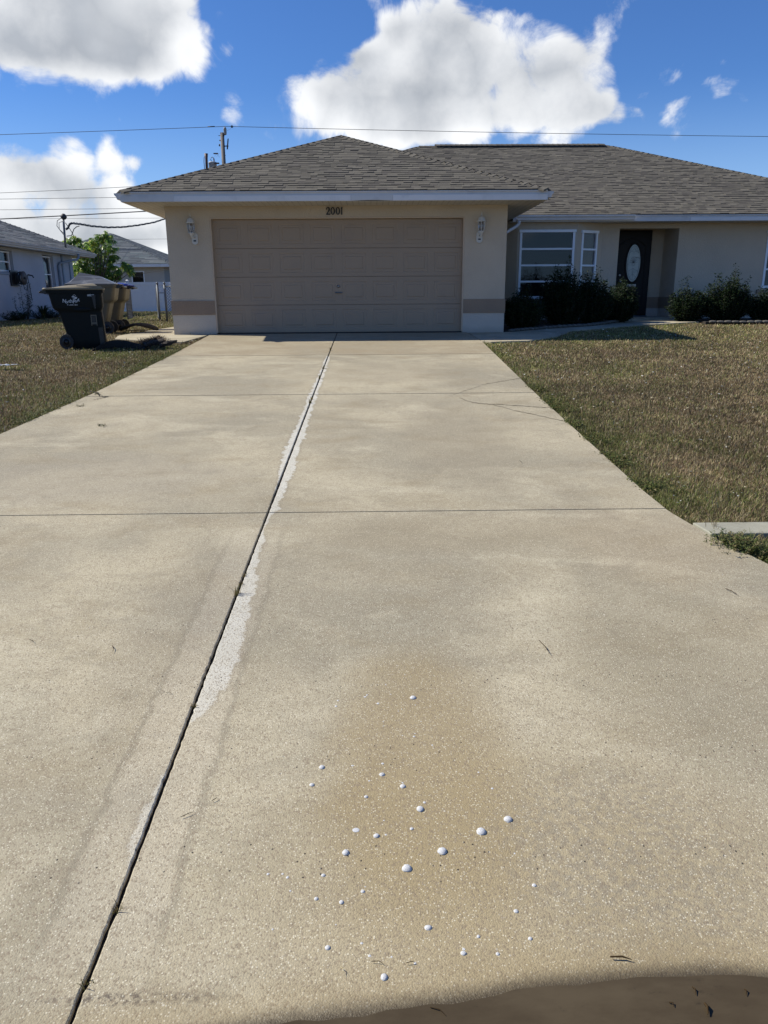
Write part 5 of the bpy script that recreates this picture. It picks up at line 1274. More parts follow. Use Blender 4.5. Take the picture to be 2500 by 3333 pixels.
def link_panel(bb, p0, p1, z0, z1, sp=0.085, r=0.006):
    d = Vector((p1[0]-p0[0], p1[1]-p0[1], 0)); L = d.length; d.normalize(); H_ = z1-z0
    s_ = -H_
    while s_ < L:
        for sg in (0, 1):
            a0, a1 = (0, H_) if True else 0
            pts = []
            for t in (0.0, 1.0):
                u = s_+H_*t if sg == 0 else s_+H_*(1-t); pts.append((u, z0+H_*t))
            (ua, za), (ub, zb_) = pts
            # clip to 0..L
            def clip(ua, za, ub, zb_):
                if ua > ub: ua, za, ub, zb_ = ub, zb_, ua, za
                if ub <= 0 or ua >= L: return None
                if ua < 0: za = za+(zb_-za)*(0-ua)/(ub-ua); ua = 0
                if ub > L: zb_ = za+(zb_-za)*(L-ua)/(ub-ua); ub = L
                return ua, za, ub, zb_
            q = clip(ua, za, ub, zb_)
            if q: bb.tube([(p0[0]+d.x*q[0], p0[1]+d.y*q[0], q[1]), (p0[0]+d.x*q[2], p0[1]+d.y*q[2], q[3])], r, 3, cap=False)
        s_ += sp
CY2 = 24.5
cf = empty('chain_link_fence', (-5.2, CY2, 0), 'short chain link fence run joining the garage side wall', 'fence'); CO = (-5.2, CY2, 0)
xa = inv(541, 1000, Y=CY2).x
b = MB(); link_panel(b, (xa, CY2), (GX0, CY2), 0.06, 1.02); b.build('mesh', M_GALV, cf, off=CO)
for x in (xa, xa-0.22):
    b = MB(); b.tube([(x, CY2, -0.05), (x, CY2, 1.12)], 0.032, 8); b.lathe([(0.035, 0), (0.045, 0.015), (0.03, 0.05), (0.008, 0.07)], (x, CY2, 1.11), 10); b.build('post', M_GALV, cf, off=CO)
b = MB(); b.tube([(xa, CY2, 1.04), (GX0, CY2, 1.04)], 0.02, 6); b.tube([(xa-0.22, CY2, 0.85), (xa, CY2, 0.85)], 0.012, 5); b.tube([(xa-0.22, CY2, 0.25), (xa, CY2, 0.25)], 0.012, 5); b.build('rail', M_GALV, cf, off=CO)
def gate(label, x, y, x2, y2):
    g = empty('chain_link_gate', (x, y, 0), label, 'gate', 'chain link gate leaves left open'); o = (x, y, 0)
    b = MB(); link_panel(b, (x, y), (x2, y2), 0.1, 0.98, 0.09); b.build('mesh', M_GALV, g, off=o)
    b = MB(); b.tube([(x, y, 0.08), (x, y, 1.0), (x2, y2, 1.0), (x2, y2, 0.08), (x, y, 0.08)], 0.02, 6); b.build('frame', M_GALV, g, off=o)
gate('open chain link gate leaf by the garage side wall', xa-0.24, CY2, xa-0.62, CY2+1.3)
xl = inv(413, 1000, Y=CY2).x
gate('open chain link gate leaf seen behind the blue lidded bin', xl, CY2, xl-0.25, CY2+1.3)

# ------------------------------------------------------------------ rear house
rh = empty('house', (-18, 55, -0.1), 'grey beige house with dark roof beyond the white fence', 'house'); RO = (-18, 55, -0.1)
def RH(mb, name, m, parent=None, **kw): return mb.build(name, m, parent or rh, off=RO, **kw)
RR_ = [(0.085, 0.10, 0.115), (0.105, 0.12, 0.135), (0.07, 0.082, 0.095), (0.125, 0.14, 0.15), (0.10, 0.125, 0.135)]
b = MB(); hip_roof(b, -24.2, -13.15, 52, 64, 2.86, 120, RR_, 'fr', tab=(0.4, 1.2), expo=0.2)
RH(b, 'roof', M_SHINGLE, fix=False)
b = MB(); hip_roof(b, -16.5, -4.0, 55.6, 62.6, 2.75, 140, RR_, 'f', tab=(0.4, 1.2), expo=0.2); RH(b, 'roof', M_SHINGLE, fix=False)
b = MB(); b.box(-24.2, -13.15, 51.97, 52.0, 2.66, 2.84); b.box(-13.18, -13.15, 52, 56, 2.66, 2.84); b.box(-13.1, -4, 55.57, 55.6, 2.58, 2.74); RH(b, 'fascia', M_WHITE)
b = MB(); b.box(-24.1, -13.2, 52.01, 63, 2.64, 2.66); b.box(-13.2, -4.1, 55.61, 62, 2.55, 2.575); RH(b, 'soffit', M_SOFFIT)
wx0, wx1 = inv(428, 900, Y=52.6).x, inv(470, 900, Y=52.6).x
b = MB(); xe = -13.75
b.box(-23.6, -18.6, 52.6, 52.8, -0.2, 2.64); b.box(-17.2, wx0, 52.6, 52.8, -0.2, 2.64); b.box(wx1, xe, 52.6, 52.8, -0.2, 2.64); b.box(wx0, wx1, 52.6, 52.8, 2.42, 2.64); b.box(wx0, wx1, 52.6, 52.8, -0.2, 1.0); b.box(-18.6, -17.2, 52.6, 52.8, 2.3, 2.64)
b.box(xe-0.2, xe, 52.8, 56.2, -0.2, 2.64); b.box(-13.75, -4.5, 56.2, 56.4, -0.2, 2.55)
RH(b, 'wall', M_RWALL)
window_local(wx1-wx0, 1.0, 2.42, 2, (wx0, 52.62), 0, parent=rh, off=RO, header=0.05, fr=0.06)
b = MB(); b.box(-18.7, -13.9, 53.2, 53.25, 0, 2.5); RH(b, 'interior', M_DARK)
xw = inv(531, 900, Y=56.2).x; window_local(0.42, 1.0, 2.35, 1, (xw, 56.14), 0, parent=rh, off=RO, header=0.04, fr=0.05)
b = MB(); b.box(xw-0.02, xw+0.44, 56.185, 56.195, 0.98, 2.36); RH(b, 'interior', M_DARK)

# ------------------------------------------------------------------ utility pole and lines
PY = 55.0
p0 = inv(723, 432, Y=PY); pole = empty('utility_pole', (p0.x, PY, 0), 'weathered wooden utility pole with transformer rising behind the garage roof', 'utility pole'); PO = (p0.x, PY, 0)
def UP(mb, name, m, **kw): return mb.build(name, m, pole, off=PO, **kw)
b = MB(); b.tube([(p0.x-0.03, PY, -0.2), (p0.x, PY, p0.z)], [0.17, 0.125], 12); UP(b, 'pole_shaft', M_WOOD)
def P55(px, py, dy=0): return inv(px, py, Y=PY+dy)
q = P55(733, 425); b = MB()
b.lathe([(0.03, 0.33), (0.06, 0.30), (0.10, 0.25), (0.085, 0.23), (0.115, 0.18), (0.09, 0.15), (0.115, 0.10), (0.09, 0.07), (0.115, 0.02), (0.09, -0.02), (0.10, -0.06), (0.09, -0.12), (0.05, -0.16)], (q.x, PY-0.05, q.z-0.12), 14); UP(b, 'insulator', mat('porcelain', (0.25, 0.25, 0.24), 0.3))
a_ = P55(731, 434); c_ = P55(728, 444); b = MB(); b.tube([(a_.x+0.02, PY-0.06, a_.z), (a_.x-0.02, PY-0.08, a_.z-0.1), (c_.x, PY-0.12, c_.z)], 0.045, 6); UP(b, 'bracket', M_WIRE)
a_ = P55(742.5, 453); c_ = P55(740, 486); b = MB(); b.tube([a_, c_], [0.04, 0.045], 8); b.tube([P55(742.8, 450), a_], 0.02, 6); UP(b, 'fuse_cutout', mat('brown_porcelain', (0.045, 0.035, 0.045), 0.35))
b = MB(); b.tube([P55(728, 475.5), P55(744, 475.5)], 0.025, 6); b.tube([P55(731, 475.5), P55(733, 475.5)], 0.05, 6); b.tube([P55(736, 475.5), P55(738, 475)], 0.04, 6); UP(b, 'bracket', M_WIRE)
b = MB(); b.tube([P55(711, 441.5), P55(718, 441.5)], 0.02, 5); b.tube([P55(714, 457), P55(718, 457)], 0.035, 6); b.tube([P55(714.5, 469), P55(714.5, 476)], 0.045, 6); b.tube([P55(727, 442.5), P55(730.5, 442.5)], 0.03, 6); b.tube([P55(727, 457), P55(729.5, 457)], 0.03, 6); UP(b, 'bolt', M_WIRE)
b = MB(); q = P55(697, 545); b.lathe([(0.26, -0.7), (0.27, -0.6), (0.27, 0.18), (0.285, 0.19), (0.285, 0.24), (0.2, 0.28), (0.05, 0.29)], (q.x, PY-0.42, q.z), 20); UP(b, 'transformer', M_XFMR)
b = MB(); q = P55(701, 530); b.lathe([(0.07, -0.2), (0.05, -0.1), (0.07, -0.04), (0.05, 0.0), (0.07, 0.06), (0.04, 0.1), (0.05, 0.18), (0.02, 0.28)], (q.x, PY-0.42, q.z-0.05), 10); UP(b, 'bushing', mat('grey_bushing', (0.22, 0.2, 0.22), 0.4))
b = MB(); a_ = P55(680, 507); c_ = P55(681, 552)
b.tube([(P55(679, 506).x, PY-0.8, a_.z), (P55(680, 520).x, PY-0.8, a_.z-0.3), (c_.x, PY-0.8, c_.z-0.3)], [0.12, 0.085, 0.085], 8); b.box(P55(671.5, 0).x, P55(686.5, 0).x, PY-0.86, PY-0.74, a_.z-0.03, a_.z+0.03); b.box(P55(672, 0).x, P55(688.5, 0).x, PY-0.87, PY-0.73, P55(0, 541).z-0.05, P55(0, 541).z+0.03); UP(b, 'mast_arrester', M_RUST)
b = MB()
b.tube([P55(674.5, 514.5), P55(669, 513), P55(666.5, 509), P55(664.5, 513), P55(664, 525), P55(665.5, 545), P55(667, 562)], 0.022, 5)
b.tube([P55(686, 516), P55(690, 511), P55(693.5, 512.5), P55(697, 523), P55(699, 545)], 0.022, 5)
b.tube([P55(684, 518.5), P55(687, 520), P55(691, 540), P55(693, 548)], 0.02, 5)
b.tube([P55(699.5, 511), P55(700.5, 504), P55(708, 503), P55(715, 512)], 0.006, 4); b.tube([P55(704, 512), P55(714, 498)], 0.005, 4)
b.tube([P55(731, 477), P55(731.5, 490), P55(733, 505)], 0.004, 4); b.tube([P55(733, 505.5), P55(734, 506.5)], 0.03, 5)
b.tube([P55(740, 425), P55(746, 422), P55(754, 415)], 0.006, 4)
UP(b, 'jumper_wire', M_WIRE)
def line(label, pts, r, group='overhead wires crossing the sky behind the houses', ext=True, seg_=16, m=None):
    P_ = [Vector(p) for p in pts]
    if ext:
        a = P_[0]+(P_[0]-P_[1]).normalized()*25; z = P_[-1]+(P_[-1]-P_[-2]).normalized()*25
        P_ = [a]+P_+[z]
    b = MB(); b.tube(P_, r, 5)
    return tag(b.build('power_line', m or M_WIRE), label, 'power line', group)
def sagl(a, c, sag, n=14):
    a, c = Vector(a), Vector(c); return [a.lerp(c, i/n)-Vector((0, 0, sag*4*(i/n)*(1-i/n))) for i in range(n+1)]
top = P55(733, 411.5)
line('highest overhead wire running left from the pole top insulator', sagl(P55(-1500, 480), top, 0.09)+[P55(755, 411.8)], 0.016, ext=False).data
line('highest overhead wire running right from the pole top over the house', sagl(P55(755.5, 411.8), P55(4200, 453), 0.22), 0.016, ext=False)
b = MB(); b.tube([P55(676, 412.5), P55(699, 411.7)], 0.03, 6); o_ = UP(b, 'splice', M_WIRE)
q = P55(755, 412); b = MB()
for k in range(5):
    a = k*1.2566+0.3; b.tube([(q.x, PY, q.z), (q.x+0.09*math.cos(a), PY, q.z+0.09*math.sin(a))], 0.03, 5)
UP(b, 'wire_clamp', M_WIRE)
line('second highest wire left of the garage roof', [P55(-1500, 660), P55(-200, 631.5), P55(0, 628), P55(230, 618), P55(420, 608), P55(723, 600)], 0.014, ext=False)
line('third wire from the top left of the garage roof', [P55(-1500, 665), P55(-200, 649.5), P55(0, 648), P55(370, 643), P55(723, 640)], 0.014, ext=False)
line('fourth wire from the top left of the garage roof', [P55(-1500, 696), P55(-200, 684), P55(0, 683), P55(420, 679), P55(723, 676)], 0.014, ext=False)
line('thin wire just below the thick cable left of the garage', [P55(-1500, 725), P55(-200, 713), P55(0, 712.5), P55(500, 710), P55(723, 709)], 0.010, ext=False)
line('thick black cable passing over the service mast', [P55(-1500, 800), P55(-300, 726), P55(0, 713), P55(206, 702.5), P55(480, 687.5), P55(723, 674)], 0.035, ext=False)
line('lowest thin wire above the rear house roof', [P55(300, 783, -3), P55(400, 779), P55(570, 777.5), P55(723, 777)], 0.009, ext=False)
a_ = Vector((mt.x+0.62, 33.2, mt.z-0.33)); e_ = inv(640, 680, Y=50)
b = MB()
base = [inv(216, 746, Y=33.2), inv(221, 742, Y=33.2), inv(226, 730, Y=33.2), inv(234, 726, Y=33.4), inv(260, 729, Y=35), inv(300, 736, Y=37), inv(350, 740, Y=40), inv(400, 739, Y=42), inv(450, 733, Y=44), inv(500, 724, Y=46), inv(537, 712, Y=48), inv(620, 680, Y=52), inv(722, 640, Y=54.8)]
fine = []
for i in range(len(base)-1):
    for k in range(8): fine.append(base[i].lerp(base[i+1], k/8))
for ph in (0, 2.09, 4.19): b.tube([p+Vector((0.03*math.cos(i*0.7+ph), 0, 0.03*math.sin(i*0.7+ph))) for i, p in enumerate(fine)], 0.02, 5)
tag(b.build('power_line', M_WIRE), 'twisted service cable sagging from the mast towards the garage', 'power line', 'overhead wires crossing the sky behind the houses')
line('low sagging wire in front of the rear house wall', [inv(330, 880, Y=50), inv(420, 886, Y=50), inv(470, 889, Y=50), inv(520, 882, Y=50), inv(575, 871, Y=50)], 0.012, ext=False)

# ------------------------------------------------------------------ kerb strip at the right
b = MB()
q = [inv(2272, 1704, plane=PL), inv(2510, 1699, plane=PL), inv(2510, 1738, plane=PL), inv(2340, 1742, plane=PL)]
x0 = edge_r(4.5)+0.01; y1, y0 = q[0].y, q[2].y
k0 = MB(); vs = [(edge_r(y0)+0.012, y0), (8.0, y0), (8.0, y1), (edge_r(y1)+0.012, y1)]
zt_ = [G(x, y)+0.008 for x, y in vs]
k0.add([(x, y, z) for (x, y), z in zip(vs, zt_)]+[(x, y, z-0.2) for (x, y), z in zip(vs, zt_)], [(0, 1, 2, 3), (4, 7, 6, 5), (0, 4, 5, 1), (1, 5, 6, 2), (2, 6, 7, 3), (3, 7, 4, 0)])
tag(k0.build('concrete_strip', M_CONC3, bevel=0.006), 'pale grey concrete strip running right from the driveway flare', 'concrete strip')

# ------------------------------------------------------------------ lawns
def inpoly(P_, X, Y):
    ins = np.zeros(X.shape, bool); n = len(P_)
    for i in range(n):
        x1, y1 = P_[i]; x2, y2 = P_[(i+1) % n]
        c = ((y1 > Y) != (y2 > Y)) & (X < (x2-x1)*(Y-y1)/(y2-y1+1e-12)+x1); ins ^= c
    return ins
er = np.vectorize(edge_r); el = np.vectorize(edge_l)
KY0, KY1 = y0, y1
def vnoise(X, Y, sc_, seed):
    r = np.random.default_rng(seed); g = r.random((64, 64)); x = X*sc_+100; y = Y*sc_+100
    xi = np.floor(x).astype(int); yi = np.floor(y).astype(int); fx = x-xi; fy_ = y-yi; fx = fx*fx*(3-2*fx); fy_ = fy_*fy_*(3-2*fy_)
    a = g[xi % 64, yi % 64]; b_ = g[(xi+1) % 64, yi % 64]; c = g[xi % 64, (yi+1) % 64]; d = g[(xi+1) % 64, (yi+1) % 64]
    return (a*(1-fx)+b_*fx)*(1-fy_)+(c*(1-fx)+d*fx)*fy_
def fbm(X, Y, sc_, seed): return (vnoise(X, Y, sc_, seed)*0.5+vnoise(X, Y, sc_*2.1, seed+1)*0.3+vnoise(X, Y, sc_*4.3, seed+2)*0.2)
def lawn(name, regions, seed, label_kind='stuff'):
    r = np.random.default_rng(seed); XS, YS = [], []
    for (x0, x1, ya, yb_, dens_) in regions:
        n = int((x1-x0)*(yb_-ya)*dens_); XS.append(r.uniform(x0, x1, n)); YS.append(r.uniform(ya, yb_, n))
    X = np.concatenate(XS); Y = np.concatenate(YS)
    if name == 'R':
        k = (X > er(Y)-0.004+0.02*r.random(len(X))) & (X < 0.58*Y+2.2) & ~inpoly(PATH, X, Y) & ~inpoly(BED1, X, Y) & ~inpoly(BED2, X, Y) & ~((Y > 16.7) & (X > 7.2)) & ~((Y > 15.3) & (X < 3.6))
        k &= ~((Y > KY0-0.01) & (Y < KY1+0.03))
        dk = (Y > 18.8); k &= ~dk
    else:
        k = (X < np.where(Y < 15.4, el(Y), -3.95)-0.006-0.012*r.random(len(X))) & (X > -0.56*Y-2.0) & (X > -12.7) & ~inpoly(SLAB_L, X, Y)
        k |= (Y > 35.9) & (X < -4) & (X > -0.5*Y-1)
    X, Y = X[k], Y[k]
    # clumping
    cl = fbm(X, Y, 9.0, seed+5); keep = r.random(len(X)) < np.clip(0.35+1.3*cl, 0, 1); X, Y = X[keep], Y[keep]
    n = len(X); Z = GN(X, Y)-0.04; d = np.hypot(X, Y)
    big = fbm(X, Y, 0.55, seed+7); med = fbm(X, Y, 2.4, seed+9)
    if name == 'R':
        ed = X-er(Y); farg = np.clip((Y-12.2)/2.5, 0, 1)*np.clip((8-X)/2, 0, 1)
        gp = 0.17+0.42*np.exp(-(ed/0.33)**2)+0.9*np.clip(big-0.53, 0, 1)*1.3+0.35*farg + 0.35*(Y < KY0)
    else:
        ed = el(Y)-X; gp = 0.15+0.5*np.exp(-(ed/0.45)**2)*(Y < 14)+1.1*np.clip(big-0.52, 0, 1)*1.6+0.3*(Y > 18)
        gp += 0.5*np.exp(-((X+4.3)/0.7)**2-((Y-12.9)/0.6)**2)
    gp = np.clip(gp+0.5*(med-0.5), 0.04, 0.9)
    isg = r.random(n) < gp
    brown = np.array([[0.33, 0.26, 0.14], [0.25, 0.19, 0.105], [0.18, 0.13, 0.072], [0.43, 0.36, 0.22], [0.20, 0.135, 0.085], [0.13, 0.09, 0.055]])
    green = np.array([[0.17, 0.19, 0.05], [0.12, 0.15, 0.04], [0.23, 0.23, 0.08], [0.085, 0.11, 0.03], [0.27, 0.25, 0.10]])
    C = np.where(isg[:, None], green[r.integers(0, 5, n)], brown[r.integers(0, 6, n)])*r.uniform(0.7, 1.25, (n, 1))
    C *= (0.62+0.76*fbm(X, Y, 1.3, seed+13))[:, None]*(0.75+0.5*vnoise(X, Y, 11.0, seed+21))[:, None]
    if name == 'R':   # paler straw towards the far part
        C = C*(1+0.25*np.clip((Y-9)/6, 0, 1))[:, None]
    pale = r.random(n) < 0.012; C[pale] = [0.5, 0.45, 0.34]
    L = r.uniform(0.018, 0.052, n)*(1+0.8*(r.random(n) < 0.04)); L *= np.where(d > 20, 1.3, 1.0)
    if name == 'R': L = np.where(Y < KY0, L*1.3, L)
    Wd = np.maximum(0.0016, 0.00030*d)*r.uniform(0.7, 1.5, n)
    a = r.uniform(0, 2*np.pi, n); tilt = r.uniform(0.15, 1.35, n)
    dx, dy = np.cos(a), np.sin(a); sx_, sy_ = -dy, dx
    tx = np.sin(tilt)*L; tz = np.cos(tilt)*L; mx = tx*0.4; mz = np.maximum(tz*0.65, 0.012)
    V = np.empty((n, 5, 3))
    V[:, 0] = np.stack([X-sx_*Wd, Y-sy_*Wd, Z], 1); V[:, 1] = np.stack([X+sx_*Wd, Y+sy_*Wd, Z], 1)
    V[:, 2] = np.stack([X+dx*mx+sx_*Wd*0.8, Y+dy*mx+sy_*Wd*0.8, Z+mz], 1); V[:, 3] = np.stack([X+dx*mx-sx_*Wd*0.8, Y+dy*mx-sy_*Wd*0.8, Z+mz], 1)
    V[:, 4] = np.stack([X+dx*tx, Y+dy*tx, Z+np.maximum(tz, 0.02)], 1)
    me = bpy.data.meshes.new('lawn_grass'); me.vertices.add(n*5); me.vertices.foreach_set('co', V.ravel())
    base = np.arange(n)*5
    loops = np.stack([base, base+1, base+2, base+3, base+3, base+2, base+4], 1).ravel()
    me.loops.add(n*7); me.loops.foreach_set('vertex_index', loops)
    me.polygons.add(n*2); st = np.stack([np.arange(n)*7, np.arange(n)*7+4], 1).ravel()
    me.polygons.foreach_set('loop_start', st)
    me.update(calc_edges=True)
    ca = me.color_attributes.new('Col', 'FLOAT_COLOR', 'POINT'); cc = np.ones((n, 5, 4)); cc[:, :, :3] = C[:, None, :]; cc[:, :2, :3] *= 0.8
    ca.data.foreach_set('color', cc.ravel()); me.materials.append(M_GRASS)
    o = bpy.data.objects.new('lawn_grass', me); COL.objects.link(o); tag(o, kind='stuff'); print(name, 'blades', n)
    return o
tag(lawn('R', [(1.9, 5.6, 2.3, 4.6, 14000), (1.9, 6.5, 4.5, 7, 26000), (1.9, 8.0, 7, 10, 13000), (1.9, 10.5, 10, 13.5, 5200), (2.0, 13, 13.5, 17.3, 3800)], 100), 'dry brown and olive grass of the lawn right of the driveway', 'grass')
tag(lawn('L', [(-9, -3.2, 5.5, 9, 7500), (-10, -3.2, 9, 13, 6000), (-12, -3.3, 13, 18, 3800), (-13, -3.9, 18, 26, 1600), (-17, -3.9, 26, 43, 600)], 200), 'dry brown grass of the lawn left of the driveway', 'grass')

# leafy weeds hugging the driveway edge (one mass each side)
def weeds(name, fx, ys_, n, seed, sgn, lab):
    rnd = random.Random(seed); b = MB()
    for k in range(n):
        y = rnd.uniform(*ys_); e = fx(y); x = e+sgn*(-0.012+abs(rnd.gauss(0, 0.11)))
        if vnoise(np.array([x]), np.array([y]), 3.0, 5)[0] < 0.45: continue
        if KY0-0.02 < y < KY1+0.02: continue
        z = G(x, y)-0.035
        g = rnd.choice([(0.085, 0.11, 0.025), (0.06, 0.08, 0.02), (0.13, 0.14, 0.04), (0.17, 0.14, 0.05), (0.05, 0.06, 0.02)])
        for l in range(rnd.randint(4, 8)):
            d = vrot(0, rnd)+Vector((0, 0, rnd.uniform(0, 1.1)))
            p = Vector((x+rnd.gauss(0, 0.02), y+rnd.gauss(0, 0.02), z+rnd.uniform(0.0, 0.055)))
            s_ = rnd.uniform(0.7, 1.3); leaf(b, p, d, rnd.uniform(0.014, 0.03), rnd.uniform(0.009, 0.018), tuple(v*s_ for v in g), rnd)
    tag(b.build('leafy_weeds', M_LEAF, fix=False), lab, 'weeds', kind='stuff')
weeds('w', edge_r, (2.4, 9.5), 2600, 31, 1, 'small leafy green weeds along the right driveway edge')
weeds('w', edge_l, (6.0, 13.5), 1300, 32, -1, 'small leafy green weeds along the left driveway edge')
def tuft(label, x, y, h, n, seed, cols, spread=0.05, group=None, cat='weed', leafy=False, name='weed', up_=-0.03, wide=0.0022):
    rnd = random.Random(seed); b = MB(); z = G(x, y)+up_
    for k in range(n):
        a = rnd.random()*6.283; L = h*rnd.uniform(0.5, 1.1); d = Vector((math.cos(a), math.sin(a), 0)); out = L*rnd.uniform(0.1, 0.7); s = Vector((-d.y, d.x, 0))
        p = Vector((x+rnd.gauss(0, spread), y+rnd.gauss(0, spread), z)); c = rnd.choice(cols); w_ = wide if not leafy else 0.0016
        vs = []
        for i in range(4): t = i/3; pt = p+d*out*t*t+Vector((0, 0, L*(t-0.25*t*t))); ww = w_*(1-t)+0.0004; vs += [pt-s*ww, pt+s*ww]
        b.add(vs, [(0, 1, 3, 2), (2, 3, 5, 4), (4, 5, 7, 6)], c)
        if leafy:
            for j in range(9): 
                t = rnd.random(); leaf(b, p+d*out*t*t+Vector((0, 0, L*(t-0.25*t*t))), vrot(0, rnd)+Vector((0, 0, 0.6)), rnd.uniform(0.012, 0.024), 0.010, c, rnd)
    return tag(b.build(name, M_LEAF, fix=False), label, cat, group)
GG = [(0.09, 0.115, 0.03), (0.13, 0.15, 0.045), (0.22, 0.19, 0.09), (0.05, 0.07, 0.03)]
for k, (px, py, h, n, lf, lab) in enumerate(((2405, 1780, 0.13, 190, True, 'bushy green weed growing below the pale concrete strip'), (2350, 1765, 0.13, 30, True, 'spindly dark weed at the left end of the concrete strip'), (2478, 1790, 0.14, 90, False, 'dry grass tuft at the right edge below the concrete strip'),
        (2320, 1716, 0.18, 12, False, 'straw coloured stalks above the concrete strip'), (2390, 1700, 0.22, 8, False, 'tall pale stalks standing behind the concrete strip'))):
    q = inv(px, py, plane=PL); tuft(lab, q.x, q.y, h, n, 50+k, GG if k < 3 else [(0.36, 0.29, 0.17), (0.25, 0.2, 0.11)], 0.05 if k < 3 else 0.02, 'weeds around the concrete strip', leafy=lf)
for k, (px, py, h, n) in enumerate(((758, 1935, 0.07, 14), (770, 1902, 0.035, 8), (778, 1875, 0.03, 6), (617, 2298, 0.02, 6), (355, 2965, 0.025, 8), (258, 3215, 0.02, 8), (1066, 1140, 0.05, 8), (1040, 1200, 0.05, 10), (1028, 1232, 0.05, 8), (998, 1312, 0.05, 8), (1000, 1300, 0.04, 6))):
    q = inv(px, py, plane=PL); q.x = JX
    lab = ['star shaped straw weed in the middle of the long joint', 'small dry weed just beyond the star shaped weed in the joint'] + ['tiny dry weed in the long driveway joint, just short of the middle cross joint', 'tiny dry weed in the joint where the white band ends', 'pair of straw blades in the joint, left of the lowest foam specks', 'brown weed scrap in the joint, nearest the camera', 'weed in the long joint nearest the garage door', 'weed in the joint, second nearest the garage door', 'weed in the joint, third nearest the garage door', 'weed just beyond the farther cross joint', 'weed right at the crossing with the farther cross joint']
    tuft(lab[k], q.x, q.y, h*(1.1 if q.y < 5 else 1.5), n+6, 70+k, [(0.22, 0.16, 0.06), (0.08, 0.06, 0.03), (0.10, 0.10, 0.03)], 0.007, 'weeds growing in the long joint', up_=-0.006, wide=0.0011*max(1.0, q.y/3.0)*1.3)
for k, (px, py, lab) in enumerate(((318, 1283, 'sprig of weed in the broken left corner of the slab'), (258, 1322, 'flat sprig of weed left on the slab near the left edge'), (338, 1386, 'tiny green sprig standing on the left slab'))):
    q = inv(px, py, plane=PL); tuft(lab, q.x, q.y, 0.07, 12, 90+k, [(0.08, 0.09, 0.04), (0.14, 0.11, 0.06)], 0.02, 'weed sprigs on the left slab', leafy=True)

# white litter in the left lawn
q = inv(30, 1199, plane=PL); b = MB(); rn = random.Random(3)
n = 9; vs = []
for i in range(n):
    for j in range(4): vs.append((q.x-0.14+0.28*i/(n-1)+rn.gauss(0, 0.01), q.y-0.06+0.12*j/3, G(q.x, q.y)+0.03+rn.uniform(0, 0.035)))
b.add(vs, [(i*4+j, i*4+j+1, i*4+5+j, i*4+4+j) for i in range(n-1) for j in range(3)])
tag(b.build('crumpled_paper', mat('white_paper', (0.78, 0.78, 0.76), 0.8), fix=False), 'crumpled white scrap lying in the brown grass at the left edge', 'litter')
# pale leaf flecks on the lawns
rnd = random.Random(9); b = MB()
for k in range(520):
    y = rnd.uniform(4.8, 16); x = rnd.uniform(edge_r(y)+0.05, 0.55*y+1) if rnd.random() < 0.65 else -rnd.uniform(-edge_l(y)+0.1, 0.55*y+1.5)
    if abs(x) < 3.2 and y > 13.5: continue
    if x < 0 and y < 7: continue
    s_ = rnd.uniform(0.008, 0.017)*(0.6+y/12)
    leaf(b, Vector((x, y, G(x, y)+rnd.uniform(0.0, 0.03))), vrot(0, rnd)+Vector((0, 0, rnd.uniform(0, 0.5))), s_*1.6, s_, rnd.choice([(0.62, 0.60, 0.52), (0.5, 0.45, 0.3), (0.66, 0.66, 0.62)]), rnd)
tag(b.build('pale_leaf_flecks', M_LEAF, fix=False), 'pale dry leaf flecks scattered over the lawns', 'leaf litter', kind='stuff')

# ------------------------------------------------------------------ foam blobs on the drive
FO_ = [(498,132,6),(487,163,8),(645,113,7),(655,103,6),(714,149,8),(903,119,16),(756,46,4),(784,99,4),(1035,90,3),(915,157,4),(842,179,4),(824,190,4),(742,247,4),(946,246,4),(743,270,4),(914,311,4),(847,322,4),(909,327,7),(1007,373,6),(739,473,8),(576,484,7),(411,494,16),(736,533,14),(666,566,6),(357,589,13),(847,577,6),(848,597,15),(1257,520,6),(1331,607,8),(650,653,11),(965,683,9),(942,720,22),(747,780,5),(1416,776,23),(1272,842,26),(595,830,20),(896,826,11),(706,864,16),(757,857,7),(540,955,21),(1062,948,26),(1452,958,6),(870,1040,26),(120,1069,9),(199,1069,7),(226,1087,9),(419,1077,11),(645,1138,5),(632,1164,11),(241,1160,7),(381,1204,12),(517,1223,14),(1558,1131,11),(1459,1271,13),(487,1344,5),(145,1370,7),(985,1363,18),(1256,1413,11),(1536,1425,12),(626,1450,9),(443,1476,16),(1177,1484,9),(1175,1508,15),(1360,1512,11),(669,1522,9),(788,1527,7),(915,1564,9),(748,1643,22)]
FL = {(903,119): 'white foam blob farthest from the dark patch, alone among specks', (411,494): 'oval white foam blob at the upper left of the scatter', (942,720): 'large white foam blob in the middle of the scatter, with a speck above it',
      (1416,776): 'large white foam blob farthest right of the big ones', (1272,842): 'large porous foam blob, second from the right', (1062,948): 'large round foam blob between the brightest one and the porous one',
      (870,1040): 'brightest large foam blob, round and glossy', (540,955): 'large dull grey foam blob left of the brightest one', (595,830): 'faint burst foam patch nearly faded into the concrete', (748,1643): 'dull foam blob nearest the dark patch',
      (985,1363): 'medium white foam blob below the brightest large one', (443,1476): 'medium white foam blob at the lower left', (1175,1508): 'medium blob with a smaller one touching it, near the dark patch', (706,864): 'medium grey foam blob between the faint patch and a small speck',
      (848,597): 'medium foam blob with a tiny speck touching its top', (736,533): 'medium porous foam blob in the upper middle of the scatter', (357,589): 'medium foam blob below the oval one at the upper left'}
